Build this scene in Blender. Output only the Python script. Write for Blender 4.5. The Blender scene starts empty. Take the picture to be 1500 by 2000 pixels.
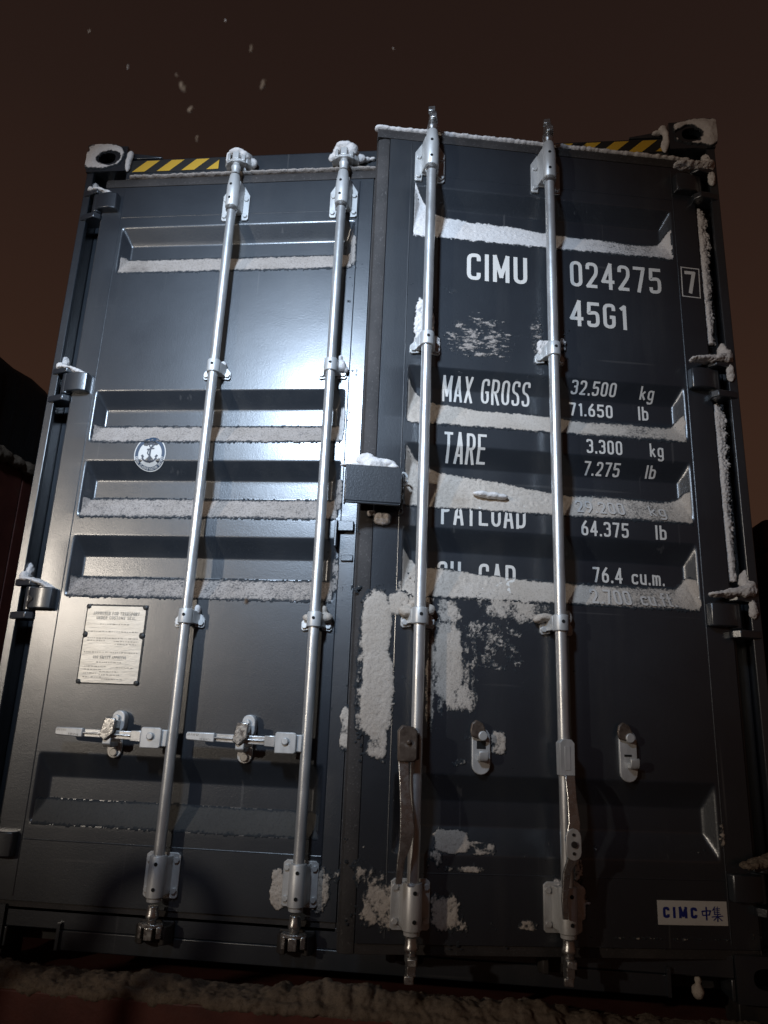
import bpy, bmesh, math, random
import numpy as np
from mathutils import Vector, Matrix

R = math.radians
rnd = random.Random(7)
ZB = 1.15                                   # underside of the container above the ground
W, H = 2.438, 2.896                         # container end, metres
scene = bpy.context.scene
col = scene.collection

# ------------------------------------------------------------------ camera
CP = np.array([1.5287, -2.3837, 0.6813 + ZB])
YAW, PITCH, ROLL, FPX = -0.1105, 0.2783, 0.0409, 1457.9
fw = np.array([math.sin(YAW)*math.cos(PITCH), math.cos(YAW)*math.cos(PITCH), math.sin(PITCH)])
rt = np.cross(fw, [0, 0, 1]); rt /= np.linalg.norm(rt); up = np.cross(rt, fw)
rt2 = rt*math.cos(ROLL) + up*math.sin(ROLL); up2 = -rt*math.sin(ROLL) + up*math.cos(ROLL)
cd = bpy.data.cameras.new('camera'); cam = bpy.data.objects.new('camera', cd); col.objects.link(cam)
cam.matrix_world = Matrix(((rt2[0], up2[0], -fw[0], CP[0]), (rt2[1], up2[1], -fw[1], CP[1]),
                           (rt2[2], up2[2], -fw[2], CP[2]), (0, 0, 0, 1)))
cd.sensor_fit = 'HORIZONTAL'; cd.sensor_width = 36; cd.lens = 36*FPX/1500; cd.clip_end = 2000; cd.clip_start = .02
cd.dof.use_dof = True; cd.dof.focus_distance = 2.55; cd.dof.aperture_fstop = 5.6   # a phone's small pupil: only flakes close by go soft
scene.camera = cam

# ------------------------------------------------------------------ night sky (town glow on low cloud)
wd = bpy.data.worlds.new('World'); scene.world = wd; wd.use_nodes = True
wn = wd.node_tree.nodes; wl = wd.node_tree.links; wn.clear()
wo = wn.new('ShaderNodeOutputWorld'); wb = wn.new('ShaderNodeBackground'); wb.inputs['Strength'].default_value = 1.0
tc = wn.new('ShaderNodeTexCoord'); sx = wn.new('ShaderNodeSeparateXYZ'); rp = wn.new('ShaderNodeValToRGB')
wl.new(tc.outputs['Generated'], sx.inputs[0]); wl.new(sx.outputs['Z'], rp.inputs[0]); wl.new(rp.outputs[0], wb.inputs[0]); wl.new(wb.outputs[0], wo.inputs[0])
cr = rp.color_ramp
cr.elements[0].position = 0.0; cr.elements[0].color = (.044, .0212, .0125, 1)
cr.elements[1].position = 1.0; cr.elements[1].color = (.0145, .0083, .0069, 1)
for pos, c in ((.35, (.036, .0175, .0112)), (.52, (.027, .0136, .0096)), (.66, (.0200, .0108, .0083)), (.80, (.0165, .0091, .0073))):
    e = cr.elements.new(pos); e.color = (*c, 1)

# ------------------------------------------------------------------ lamps: the yard's lamps behind and beside the photographer
def lamp(name, loc, aim, watt, color, radius, size, blend):
    d = bpy.data.lights.new(name, 'SPOT'); o = bpy.data.objects.new(name, d); col.objects.link(o)
    o.location = loc; d.energy = watt; d.color = color; d.shadow_soft_size = radius; d.spot_size = R(size); d.spot_blend = blend
    o.rotation_euler = (Vector(aim) - Vector(loc)).to_track_quat('-Z', 'Y').to_euler()
    return o
LB = (.60, -2.75, 2.78 + ZB)
LA = (-2.7, -5.0, 1.85 + ZB)
lamp('work_lamp', LB, (.90, 0, 1.86 + ZB), 600, (.62, .78, 1.0), .17, 58, 1.0)
lamp('yard_lamp', LA, (.95, 0, 1.55 + ZB), 400, (1.0, .89, .76), .08, 42, 1.0)

vs = scene.view_settings; vs.view_transform = 'Standard'; vs.look = 'None'; vs.gamma = 1.0; vs.exposure = 0.0
vs.use_curve_mapping = False

# ------------------------------------------------------------------ pixel helpers (photo pixel -> point on a known surface)
def ray(x, y): return fw + rt2*(x-750)/FPX - up2*(y-1000)/FPX
def on_wall(x, y, Y=0.0):                   # container coordinates (z from its underside)
    d = ray(x, y); q = CP + d*((Y-CP[1])/d[1]); return q[0], q[2]-ZB
TH = R(11.2); HP = np.array([2.36, .02, ZB])
dn = np.array([math.sin(TH), -math.cos(TH), 0]); de = np.array([math.cos(TH), math.sin(TH), 0])
def on_door(x, y, off=0.0):                 # local coordinates of the door standing ajar
    d = ray(x, y); q = CP + d*(((HP+dn*off-CP)@dn)/(d@dn)); return (q-HP)@de, q[2]-ZB

# ------------------------------------------------------------------ materials
def mat(name, base, rough=.5, metal=0.0, spec=.5):
    m = bpy.data.materials.new(name); m.use_nodes = True
    b = m.node_tree.nodes['Principled BSDF']
    b.inputs['Base Color'].default_value = (*base, 1); b.inputs['Roughness'].default_value = rough
    b.inputs['Metallic'].default_value = metal; b.inputs['Specular IOR Level'].default_value = spec
    return m, m.node_tree.nodes, m.node_tree.links, b
def noise(n, l, scale, detail=4, rough=.55, stretch=None, co='Object'):
    t = n.new('ShaderNodeTexCoord'); x = n.new('ShaderNodeTexNoise')
    x.inputs['Scale'].default_value = scale; x.inputs['Detail'].default_value = detail; x.inputs['Roughness'].default_value = rough
    if stretch:
        mp = n.new('ShaderNodeMapping'); mp.inputs['Scale'].default_value = stretch
        l.new(t.outputs[co], mp.inputs[0]); l.new(mp.outputs[0], x.inputs[0])
    else: l.new(t.outputs[co], x.inputs[0])
    return x
def ramp(n, l, src, stops):
    r = n.new('ShaderNodeValToRGB'); e = r.color_ramp.elements
    e[0].position, e[0].color = stops[0][0], (*stops[0][1], 1); e[1].position, e[1].color = stops[-1][0], (*stops[-1][1], 1)
    for p, c in stops[1:-1]:
        k = e.new(p); k.color = (*c, 1)
    l.new(src, r.inputs[0]); return r
def bump(n, l, b, src, strength, dist, prev=None):
    k = n.new('ShaderNodeBump'); k.inputs['Strength'].default_value = strength; k.inputs['Distance'].default_value = dist
    l.new(src, k.inputs['Height'])
    if prev: l.new(prev.outputs[0], k.inputs['Normal'])
    l.new(k.outputs[0], b.inputs['Normal']); return k
def mixc(n, l, fac, a, bcol):
    x = n.new('ShaderNodeMix'); x.data_type = 'RGBA'
    l.new(fac, x.inputs[0])
    for i, v in ((6, a), (7, bcol)):
        if isinstance(v, tuple): x.inputs[i].default_value = (*v, 1)
        else: l.new(v, x.inputs[i])
    return x.outputs[2]
def V(*a): return tuple(a)
def g3(v): return (v, v, v)

M = {}
# weathered slate paint: mottled, frosty, streaked
m, n, l, b = mat('slate_paint', (.03, .035, .042), .40)
n1 = noise(n, l, 2.3, 6, .6); n2 = noise(n, l, 5.0, 5, .6, (1, 1, .12)); n3 = noise(n, l, 260, 2, .6); n4 = noise(n, l, 900, 1)
c1 = ramp(n, l, n1.outputs[0], [(.3, (.0140, .0180, .0235)), (.7, (.0245, .0300, .0365))])
st = ramp(n, l, n2.outputs[0], [(.52, g3(0)), (.74, g3(.5))])
cc = mixc(n, l, st.outputs[0], c1.outputs[0], (.055, .056, .056))
fr = ramp(n, l, n3.outputs[0], [(.66, g3(0)), (.80, g3(.55))])
cc = mixc(n, l, fr.outputs[0], cc, (.16, .165, .17)); l.new(cc, b.inputs['Base Color'])
rr_ = ramp(n, l, n1.outputs[0], [(.25, g3(.34)), (.75, g3(.43))]); l.new(rr_.outputs[0], b.inputs['Roughness'])
n6 = noise(n, l, 3.2, 3, .5); n7 = noise(n, l, 110, 3, .6)
k = bump(n, l, b, n6.outputs[0], .14, .012); kc = bump(n, l, b, n7.outputs[0], .10, .0012, k); k = bump(n, l, b, n7.outputs[0], .22, .0016, k); k = bump(n, l, b, n3.outputs[0], .42, .0012, k); k = bump(n, l, b, n4.outputs[0], .25, .0004, k)
kc = bump(n, l, b, n3.outputs[0], .16, .0010, kc); l.new(kc.outputs[0], b.inputs['Coat Normal']); l.new(k.outputs[0], b.inputs['Normal'])
# scratches and old grime runs
n8 = noise(n, l, 30, 2, .5, (1.2, 1, .035)); sc_ = ramp(n, l, n8.outputs[0], [(.70, g3(0)), (.735, g3(.5))])
n9 = noise(n, l, 22, 2, .5, (.05, 1, 1.6)); sd_ = ramp(n, l, n9.outputs[0], [(.72, g3(0)), (.75, g3(.45))])
cc = mixc(n, l, sc_.outputs[0], cc, (.085, .085, .085)); cc = mixc(n, l, sd_.outputs[0], cc, (.075, .075, .075)); l.new(cc, b.inputs['Base Color'])
b.inputs['Coat Weight'].default_value = 1.0; b.inputs['Coat Roughness'].default_value = .275; b.inputs['Coat IOR'].default_value = 1.70
M['paint'] = m
m, n, l, b = mat('rubber_gasket', (.03, .026, .024), .75)
n1 = noise(n, l, 160, 3); n2 = noise(n, l, 8, 4)
c1 = ramp(n, l, n2.outputs[0], [(.3, (.022, .019, .018)), (.7, (.048, .041, .038))])
f = ramp(n, l, n1.outputs[0], [(.60, g3(0)), (.78, g3(.5))]); l.new(mixc(n, l, f.outputs[0], c1.outputs[0], (.20, .18, .17)), b.inputs['Base Color'])
bump(n, l, b, n1.outputs[0], .5, .002); M['rubber'] = m
# galvanised steel with dull bloom and grime
m, n, l, b = mat('galvanised_steel', (.55, .56, .56), .42, .40)
n1 = noise(n, l, 45, 4, .6, (1, 1, .25)); n2 = noise(n, l, 9, 5, .65); n3 = noise(n, l, 400, 2)
c1 = ramp(n, l, n1.outputs[0], [(.3, (.50, .495, .48)), (.7, (.70, .69, .67))])
f = ramp(n, l, n2.outputs[0], [(.60, g3(0)), (.80, g3(.6))]); l.new(mixc(n, l, f.outputs[0], c1.outputs[0], (.24, .20, .165)), b.inputs['Base Color'])
q = ramp(n, l, n2.outputs[0], [(.3, g3(.34)), (.75, g3(.58))]); l.new(q.outputs[0], b.inputs['Roughness'])
bump(n, l, b, n3.outputs[0], .25, .0006); M['galv'] = m
m, n, l, b = mat('rod_steel', (.6, .6, .6), .3, .74)
n1 = noise(n, l, 60, 4, .6, (1, 1, .2)); n2 = noise(n, l, 7, 5, .65); n3 = noise(n, l, 300, 2)
c1 = ramp(n, l, n1.outputs[0], [(.3, (.56, .555, .54)), (.7, (.76, .755, .74))])
f = ramp(n, l, n2.outputs[0], [(.62, g3(0)), (.80, g3(.5))]); l.new(mixc(n, l, f.outputs[0], c1.outputs[0], (.30, .26, .22)), b.inputs['Base Color'])
q = ramp(n, l, n2.outputs[0], [(.3, g3(.27)), (.75, g3(.48))]); l.new(q.outputs[0], b.inputs['Roughness'])
bump(n, l, b, n3.outputs[0], .35, .0006); M['rodsteel'] = m
# bare, wet worn steel
m, n, l, b = mat('worn_steel', (.5, .48, .46), .24, .92)
n1 = noise(n, l, 60, 5, .65); n2 = noise(n, l, 14, 5, .65)
f = ramp(n, l, n2.outputs[0], [(.56, g3(0)), (.76, g3(.6))]); l.new(mixc(n, l, f.outputs[0], (.55, .54, .52), (.105, .065, .045)), b.inputs['Base Color'])
q = ramp(n, l, n1.outputs[0], [(.3, g3(.16)), (.8, g3(.5))]); l.new(q.outputs[0], b.inputs['Roughness'])
bump(n, l, b, n1.outputs[0], .45, .002); M['worn'] = m
m, n, l, b = mat('muddy_steel', (.11, .08, .06), .45, .3)
n1 = noise(n, l, 35, 5, .65); c1 = ramp(n, l, n1.outputs[0], [(.35, (.075, .052, .04)), (.6, (.15, .115, .09)), (.78, (.40, .37, .34))])
l.new(c1.outputs[0], b.inputs['Base Color']); bump(n, l, b, n1.outputs[0], .5, .002); M['muddy'] = m
# printed / painted marks
def painted(name, base, wear, rough=.5, scale=60, thr=(.62, .74)):
    m, n, l, b = mat(name, base, rough)
    n1 = noise(n, l, scale, 5, .7)
    f = ramp(n, l, n1.outputs[0], [(thr[0], g3(0)), (thr[1], g3(1))]); l.new(mixc(n, l, f.outputs[0], base, wear), b.inputs['Base Color'])
    return m
M['letter'] = painted('white_lettering', (.72, .675, .615), (.42, .39, .355), .55, 55)
M['letterdim'] = painted('frosted_lettering', (.56, .52, .48), (.30, .275, .25), .8, 90)
M['yellow'] = painted('yellow_stripe', (.62, .37, .035), (.42, .26, .04), .5, 40, (.6, .85))
M['black'] = painted('black_stripe', (.018, .017, .016), (.03, .03, .03), .5, 30)
M['hole'] = painted('dark_hole', (.006, .006, .006), (.008, .008, .008), .9)
M['sticker'] = painted('white_sticker', (.62, .595, .555), (.5, .47, .43), .45, 25, (.55, .9))
M['navy'] = painted('navy_print', (.012, .022, .19), (.02, .03, .2), .45)
M['ink'] = painted('dark_print', (.055, .06, .075), (.09, .09, .1), .5)
M['ring'] = painted('emblem_ring', (.030, .055, .095), (.05, .07, .1), .45)
m, n, l, b = mat('plate_metal', (.72, .68, .6), .40, .30)
n1 = noise(n, l, 34, 5, .7, (.4, 1, 1.6)); c1 = ramp(n, l, n1.outputs[0], [(.3, (.50, .46, .395)), (.7, (.66, .615, .54))]); l.new(c1.outputs[0], b.inputs['Base Color'])
n2 = noise(n, l, 70, 3, .6, (.5, 1, 1.8)); bump(n, l, b, n2.outputs[0], .25, .003); M['plate'] = m
m, n, l, b = mat('plate_print', (.33, .30, .25), .5, .4); M['plateink'] = m
n1 = noise(n, l, 90, 3); c1 = ramp(n, l, n1.outputs[0], [(.3, (.25, .225, .19)), (.7, (.46, .42, .36))]); l.new(c1.outputs[0], b.inputs['Base Color'])
# snow: clean wind-blown and road-dirty
def snow(name, a, c, d, dens=.5, thin=False, fine=1.0):
    m, n, l, b = mat(name, a, .78, 0, .25)
    n1 = noise(n, l, 5.5, 5, .65); n2 = noise(n, l, 70, 4, .7); n3 = noise(n, l, 420, 2, .6)
    c1 = ramp(n, l, n1.outputs[0], [(.3, a), (.62, c), (.8, d)])
    f = ramp(n, l, n2.outputs[0], [(.56, g3(0)), (.80, g3(dens))])
    n5 = noise(n, l, 230, 3, .7); f5 = ramp(n, l, n5.outputs[0], [(.50, g3(0)), (.72, g3(min(1, dens*1.1)))])
    cc = mixc(n, l, f5.outputs[0], mixc(n, l, f.outputs[0], c1.outputs[0], d), tuple(v*.55 for v in d))
    if thin:                                 # powder lying thinner and thinner until the paint shows between the grains
        at = n.new('ShaderNodeAttribute'); at.attribute_name = 'cover'
        n6 = noise(n, l, 150, 5, .72); n7 = noise(n, l, 28, 4, .65)
        m1 = n.new('ShaderNodeMath'); m1.operation = 'MULTIPLY_ADD'; l.new(n6.outputs[0], m1.inputs[0]); m1.inputs[1].default_value = 1.5*fine; l.new(at.outputs['Fac'], m1.inputs[2])
        m2 = n.new('ShaderNodeMath'); m2.operation = 'MULTIPLY_ADD'; l.new(n7.outputs[0], m2.inputs[0]); m2.inputs[1].default_value = .7; l.new(m1.outputs[0], m2.inputs[2])
        r2 = ramp(n, l, m2.outputs[0], [(0, g3(0)), (1, g3(1))]); r2.color_ramp.elements[0].position = .0
        mr = n.new('ShaderNodeMapRange'); mr.interpolation_type = 'SMOOTHSTEP'; l.new(m2.outputs[0], mr.inputs[0])
        mid = .75*fine+.35; mr.inputs[1].default_value = mid+.22; mr.inputs[2].default_value = mid+.78
        cc = mixc(n, l, mr.outputs[0], (.028, .032, .037), cc)
    l.new(cc, b.inputs['Base Color'])
    k = bump(n, l, b, n2.outputs[0], .35, .0022); bump(n, l, b, n3.outputs[0], .7, .0022, k); return m
for suf, th in (('', False), ('_t', True)):
    M['snow'+suf] = snow('fresh_snow'+suf, (.80, .76, .73), (.72, .67, .63), (.56, .51, .47), .30, th)
    M['dirty'+suf] = snow('dirty_snow'+suf, (.60, .53, .46), (.50, .43, .36), (.34, .27, .21), .50, th)
    M['grain'+suf] = snow('grainy_snow'+suf, (.44, .385, .345), (.36, .31, .27), (.18, .15, .13), .75, th)
M['brown'] = snow('brown_snow', (.22, .175, .135), (.17, .13, .095), (.09, .065, .045), .7)
M['dust_t'] = snow('road_dust', (.085, .082, .078), (.07, .068, .064), (.05, .047, .044), .4, True)
m, n, l, b = mat('red_oxide_paint', (.11, .025, .018), .6)
n1 = noise(n, l, 6, 6, .65); c1 = ramp(n, l, n1.outputs[0], [(.3, (.075, .020, .015)), (.6, (.13, .036, .025)), (.8, (.12, .075, .055))]); l.new(c1.outputs[0], b.inputs['Base Color'])
n2 = noise(n, l, 120, 3); bump(n, l, b, n2.outputs[0], .4, .002); M['red'] = m
m, n, l, b = mat('dark_tarpaulin', (.012, .012, .013), .6)
n1 = noise(n, l, 7, 5, .6, (1, 1, .3)); bump(n, l, b, n1.outputs[0], .7, .03); M['tarp'] = m
m, n, l, b = mat('tyre_rubber', (.02, .02, .02), .8); n1 = noise(n, l, 40, 3); bump(n, l, b, n1.outputs[0], .4, .004); M['tyre'] = m
m, n, l, b = mat('dark_steel', (.035, .033, .032), .55, .3); n1 = noise(n, l, 18, 4); c1 = ramp(n, l, n1.outputs[0], [(.3, (.025, .023, .022)), (.7, (.06, .05, .044))]); l.new(c1.outputs[0], b.inputs['Base Color']); M['steel'] = m
m, n, l, b = mat('trodden_snow', (.6, .58, .56), .8); n1 = noise(n, l, .8, 8, .65); c1 = ramp(n, l, n1.outputs[0], [(.35, (.62, .60, .59)), (.65, (.84, .83, .82))]); l.new(c1.outputs[0], b.inputs['Base Color'])
n2 = noise(n, l, 14, 6, .7); bump(n, l, b, n2.outputs[0], .9, .05); M['ground'] = m

# ------------------------------------------------------------------ object helpers
def tag(o, label=None, cat=None, group=None, kind=None):
    if label: o['label'] = label
    if cat: o['category'] = cat
    if group: o['group'] = group
    if kind: o['kind'] = kind
    return o
def empty(name, loc=(0, 0, 0), parent=None):
    o = bpy.data.objects.new(name, None); col.objects.link(o); o.location = loc; o.parent = parent; o.empty_display_size = .1; return o
class MB:
    def __init__(s): s.v, s.f = [], []
    def add(s, vs, fs):
        k = len(s.v); s.v += [tuple(p) for p in vs]; s.f += [tuple(i+k for i in q) for q in fs]; return s
    def box(s, x0, x1, y0, y1, z0, z1):
        return s.add([(x0, y0, z0), (x1, y0, z0), (x1, y1, z0), (x0, y1, z0), (x0, y0, z1), (x1, y0, z1), (x1, y1, z1), (x0, y1, z1)],
                     [(0, 3, 2, 1), (4, 5, 6, 7), (0, 1, 5, 4), (1, 2, 6, 5), (2, 3, 7, 6), (3, 0, 4, 7)])
    def prism(s, pts, axis, a, c):          # polygon in the two other axes, extruded from a to c
        def P(u, w, t): return {'x': (t, u, w), 'y': (u, t, w), 'z': (u, w, t)}[axis]
        N = len(pts); vs = [P(u, w, a) for u, w in pts] + [P(u, w, c) for u, w in pts]
        return s.add(vs, [tuple(range(N)), tuple(range(2*N-1, N-1, -1))] + [(i, i+N, (i+1) % N+N, (i+1) % N) for i in range(N)])
    def tube(s, path, r, seg=14, cap=True):  # r number or list
        path = [Vector(p) for p in path]; N = len(path); rs = r if isinstance(r, (list, tuple)) else [r]*N
        vs = []; fs = []; ref = None
        for i, p in enumerate(path):
            t = (path[min(i+1, N-1)] - path[max(i-1, 0)])
            if t.length < 1e-9: t = Vector((0, 0, 1))
            t.normalize()
            if ref is None: ref = Vector((0, 0, 1)) if abs(t.z) < .9 else Vector((1, 0, 0))
            u = t.cross(ref).normalized(); w = t.cross(u).normalized(); ref = w.cross(t) if False else ref
            for k in range(seg):
                a = 2*math.pi*k/seg; vs.append(p + (u*math.cos(a) + w*math.sin(a))*rs[i])
        for i in range(N-1):
            for k in range(seg):
                fs.append((i*seg+k, (i+1)*seg+k, (i+1)*seg+(k+1) % seg, i*seg+(k+1) % seg))
        if cap: fs += [tuple(range(seg)), tuple(range((N-1)*seg+seg-1, (N-1)*seg-1, -1))]
        return s.add(vs, fs)
    def rod(s, x, y, prof, seg=20):          # stacked rings on a vertical axis: [(z, r)...]
        return s.tube([(x, y, z) for z, _ in prof], [r for _, r in prof], seg)
    def disc(s, x, y0, y1, z, r, seg=12):    # cylinder along y
        return s.tube([(x, y0, z), (x, y1, z)], r, seg)
    def build(s, name, m, parent=None, bevel=0.0, smooth=False, seg=2):
        me = bpy.data.meshes.new(name); me.from_pydata(s.v, [], s.f)
        bm = bmesh.new(); bm.from_mesh(me); bmesh.ops.recalc_face_normals(bm, faces=bm.faces)
        bm.to_mesh(me); bm.free()
        me.materials.append(M[m]); o = bpy.data.objects.new(name, me); col.objects.link(o); o.parent = parent
        if smooth:
            for p in me.polygons: p.use_smooth = True
            try: me.set_sharp_from_angle(angle=R(38))
            except Exception: pass
        if bevel:
            bv = o.modifiers.new('bevel', 'BEVEL'); bv.width = bevel; bv.segments = seg; bv.limit_method = 'ANGLE'; bv.angle_limit = R(40)
            try: bv.harden_normals = False
            except Exception: pass
            for p in me.polygons: p.use_smooth = True
            try: me.set_sharp_from_angle(angle=R(50))
            except Exception: pass
        return o
def stadium(cx, cz, hw, hh, k=8):            # rounded-end upright plate outline
    return [(cx+hw*math.cos(a), cz+hh-hw+hw*math.sin(a)) for a in [math.pi*i/k for i in range(k+1)]] + \
           [(cx+hw*math.cos(a), cz-hh+hw+hw*math.sin(a)) for a in [math.pi+math.pi*i/k for i in range(k+1)]]

# fast lattice noise for numpy fields
def vnoise(x, y, seed):
    xi = np.floor(x).astype(np.int64); yi = np.floor(y).astype(np.int64); fx = x-xi; fy = y-yi
    def h(a, c):
        k = (a*374761393 + c*668265263 + seed*982451653) & 0x7fffffff
        k = ((k ^ (k >> 13))*1274126177) & 0x7fffffff
        return ((k ^ (k >> 16)) & 0xffff)/65535.0
    u = fx*fx*(3-2*fx); v = fy*fy*(3-2*fy)
    return (h(xi, yi)*(1-u)+h(xi+1, yi)*u)*(1-v) + (h(xi, yi+1)*(1-u)+h(xi+1, yi+1)*u)*v
def fbm(x, y, scale, seed, octv=4, gain=.55):
    s = 0; a = 1; t = 0
    for i in range(octv):
        s = s + a*vnoise(x*scale, y*scale, seed+i*17); t += a; a *= gain; scale *= 2.03
    return s/t
def sst(a, c, x):
    t = np.clip((x-a)/(c-a), 0, 1); return t*t*(3-2*t)

def sheet(name, m, x0, x1, z0, z1, step, base, ysnow, parent=None, eps=.0004):
    xs = np.arange(x0, x1+step, step); zs = np.arange(z0, z1+step, step)
    X, Z = np.meshgrid(xs, zs); B = base(X, Z); Y, CV = ysnow(X, Z, B)
    inside = Y < B-eps
    Y = np.where(inside, Y, B+.0015)
    ny, nx = X.shape
    keep = inside[:-1, :-1] | inside[1:, :-1] | inside[:-1, 1:] | inside[1:, 1:]
    idx = np.arange(ny*nx).reshape(ny, nx)
    q = np.stack([idx[:-1, :-1], idx[:-1, 1:], idx[1:, 1:], idx[1:, :-1]], -1)[keep]
    if len(q) == 0: return None
    used = np.unique(q); rem = np.full(ny*nx, -1); rem[used] = np.arange(len(used))
    co = np.stack([X.ravel(), Y.ravel(), Z.ravel()], -1)[used]
    me = bpy.data.meshes.new(name); me.from_pydata(co.tolist(), [], rem[q].tolist())
    for p in me.polygons: p.use_smooth = True
    at = me.attributes.new('cover', 'FLOAT', 'POINT'); at.data.foreach_set('value', np.where(inside, np.clip(CV, 0, 1.2), 0).ravel()[used].astype(np.float32))
    me.materials.append(M[m+'_t']); o = bpy.data.objects.new(name, me); col.objects.link(o); o.parent = parent
    return o
def place(o, mw):                            # a top-level snow object put where its surface is
    if o: o.matrix_world = mw
    return o
def lumps(name, m, blobs, mw, voxel=.005, disp=.008, dsize=.03, sm=2):
    bm = bmesh.new()
    for (x, y, z, rx, ry, rz) in blobs:
        g = bmesh.ops.create_icosphere(bm, subdivisions=3, radius=1)
        for v in g['verts']: v.co = Vector((x+v.co.x*rx, y+v.co.y*ry, z+v.co.z*rz))
    me = bpy.data.meshes.new(name); bm.to_mesh(me); bm.free(); me.materials.append(M[m])
    o = bpy.data.objects.new(name, me); col.objects.link(o); o.matrix_world = mw
    r = o.modifiers.new('merge', 'REMESH'); r.mode = 'VOXEL'; r.voxel_size = voxel; r.use_smooth_shade = True
    if sm:
        s_ = o.modifiers.new('soft', 'SMOOTH'); s_.iterations = sm; s_.factor = .5
    for dz, st in ((dsize, disp), (dsize*.3, disp*.5)):
        tx = bpy.data.textures.new('clump', 'CLOUDS'); tx.noise_scale = dz; tx.noise_depth = 3
        d = o.modifiers.new('clump', 'DISPLACE'); d.texture = tx; d.strength = st; d.mid_level = .5; d.texture_coords = 'LOCAL'
    return o

# ------------------------------------------------------------------ ground
g = MB(); N = 60; S = 400
for (a, c) in ((0, 0),): pass
vs_ = []; fs_ = []
for j in range(N+1):
    for i in range(N+1):
        u = (i/N*2-1); w = (j/N*2-1); X = 1.2+math.copysign(abs(u)**2.4, u)*S; Y = math.copysign(abs(w)**2.4, w)*S
        vs_.append((X, Y, -.05 + (.035*math.sin(X*1.7+Y*.9)*math.sin(Y*1.3-X*.4) if abs(X) < 30 and abs(Y) < 30 else 0)))
for j in range(N):
    for i in range(N):
        k = j*(N+1)+i; fs_.append((k, k+1, k+N+2, k+N+1))
g.add(vs_, fs_); tag(g.build('ground', 'ground', smooth=True), kind='structure')

# ================================================================== THE CONTAINER
box_root = empty('shipping_container', (0, 0, ZB))
tag(box_root, 'dark slate shipping container with one door ajar and white lettering, snow on its ledges', 'container')
LEN = 12.192
def rect_hole(mb, x0, x1, z0, z1, cx, cz, hw, hh, y, depth, k=24):
    def rectpt(a):
        dx, dz = math.cos(a), math.sin(a)
        tx = ((x1 if dx > 0 else x0)-cx)/dx if abs(dx) > 1e-9 else 1e9
        tz = ((z1 if dz > 0 else z0)-cz)/dz if abs(dz) > 1e-9 else 1e9
        t = min(tx, tz); return cx+dx*t, cz+dz*t
    angs = sorted([2*math.pi*i/k for i in range(k)] + [math.atan2(zz-cz, xx-cx) % (2*math.pi) for xx in (x0, x1) for zz in (z0, z1)])
    o = [rectpt(a) for a in angs]; K = len(angs)
    i_ = [(cx+hw*math.copysign(abs(math.cos(a))**.8, math.cos(a)), cz+hh*math.copysign(abs(math.sin(a))**.8, math.sin(a))) for a in angs]
    vs = [(p[0], y, p[1]) for p in o] + [(p[0], y, p[1]) for p in i_] + [(p[0], y+depth, p[1]) for p in i_]
    fs = []
    for j in range(K):
        j2 = (j+1) % K; fs += [(j, j2, K+j2, K+j), (K+j, K+j2, 2*K+j2, 2*K+j)]
    mb.add(vs, fs)
def casting(x0, z0, yy0=0.0, flip=False):
    mb = MB(); x1, z1, y1 = x0+.162, z0+.118, .178
    y = -.004
    rect_hole(mb, x0, x1, z0, z1, (x0+x1)/2, (z0+z1)/2+.004, .036, .026, y, .035)
    mb.add([(x0, y, z0), (x1, y, z0), (x1, y, z1), (x0, y, z1), (x0, y1, z0), (x1, y1, z0), (x1, y1, z1), (x0, y1, z1)],
           [(0, 1, 5, 4), (1, 2, 6, 5), (2, 3, 7, 6), (3, 0, 4, 7), (4, 5, 6, 7)])
    o = mb.build('corner_casting', 'paint', box_root)
    if flip: o.rotation_euler = (0, 0, math.pi); o.location = (W, LEN, 0)
    return o
for xx in (-.002, W-.160):
    for zz in (-.002, H-.116): casting(xx, zz); casting(xx, zz, flip=True)
# posts: outer lip, recessed channel behind the hinges
for s in (0, 1):
    mb = MB(); fx = (lambda x: x) if not s else (lambda x: W-x)
    def bx(a, c, y0, y1, z0, z1): mb.box(min(fx(a), fx(c)), max(fx(a), fx(c)), y0, y1, z0, z1)
    bx(.0, .030, .002, .022, .117, 2.779); bx(.0, .012, .022, .16, .117, 2.779); bx(.012, .085, .105, .16, .117, 2.779); bx(.058, .085, .06, .105, .117, 2.779)
    mb.build('corner_post', 'paint', box_root, .003)
mb = MB(); mb.prism([(.012, 2.748), (.012, 2.842), (.03, 2.852), (.15, 2.852), (.15, 2.748)], 'x', .161, W-.161)
mb.build('header', 'paint', box_root, .004)
for s in (0, 1):                              # protective plates beside the upper castings
    x0, x1 = (.161, .30) if not s else (W-.30, W-.161)
    MB().prism([(x0, 2.8535), (x1, 2.8535), (x1, 2.860), (x0, 2.884)] if not s else [(x0, 2.8535), (x1, 2.8535), (x1, 2.884), (x0, 2.860)], 'y', .018, .17).build('header_plate', 'paint', box_root, .002)
NX0, NX1 = .172, .333
mb = MB(); mb.box(.161, W-.161, .006, .15, .055, .112); mb.box(NX1, W-NX1, .004, .15, .0, .0545)
mb.box(.161, NX0, .004, .15, 0, .0545); mb.box(W-NX0, W-.161, .004, .15, 0, .0545)
mb.build('sill', 'paint', box_root, .003)
for s in (0, 1):
    a, c = (NX0, NX1) if not s else (W-NX1, W-NX0)
    mb = MB(); mb.box(a, c, .11, .116, .0, .054)
    e_ = (NX1, NX1+.010) if not s else (W-NX1-.010, W-NX1)
    mb.build('sill_pocket', 'steel', box_root)
    MB().box(e_[0], e_[1], -.006, .0035, .002, .075).build('sill_angle', 'paint', box_root)
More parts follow.
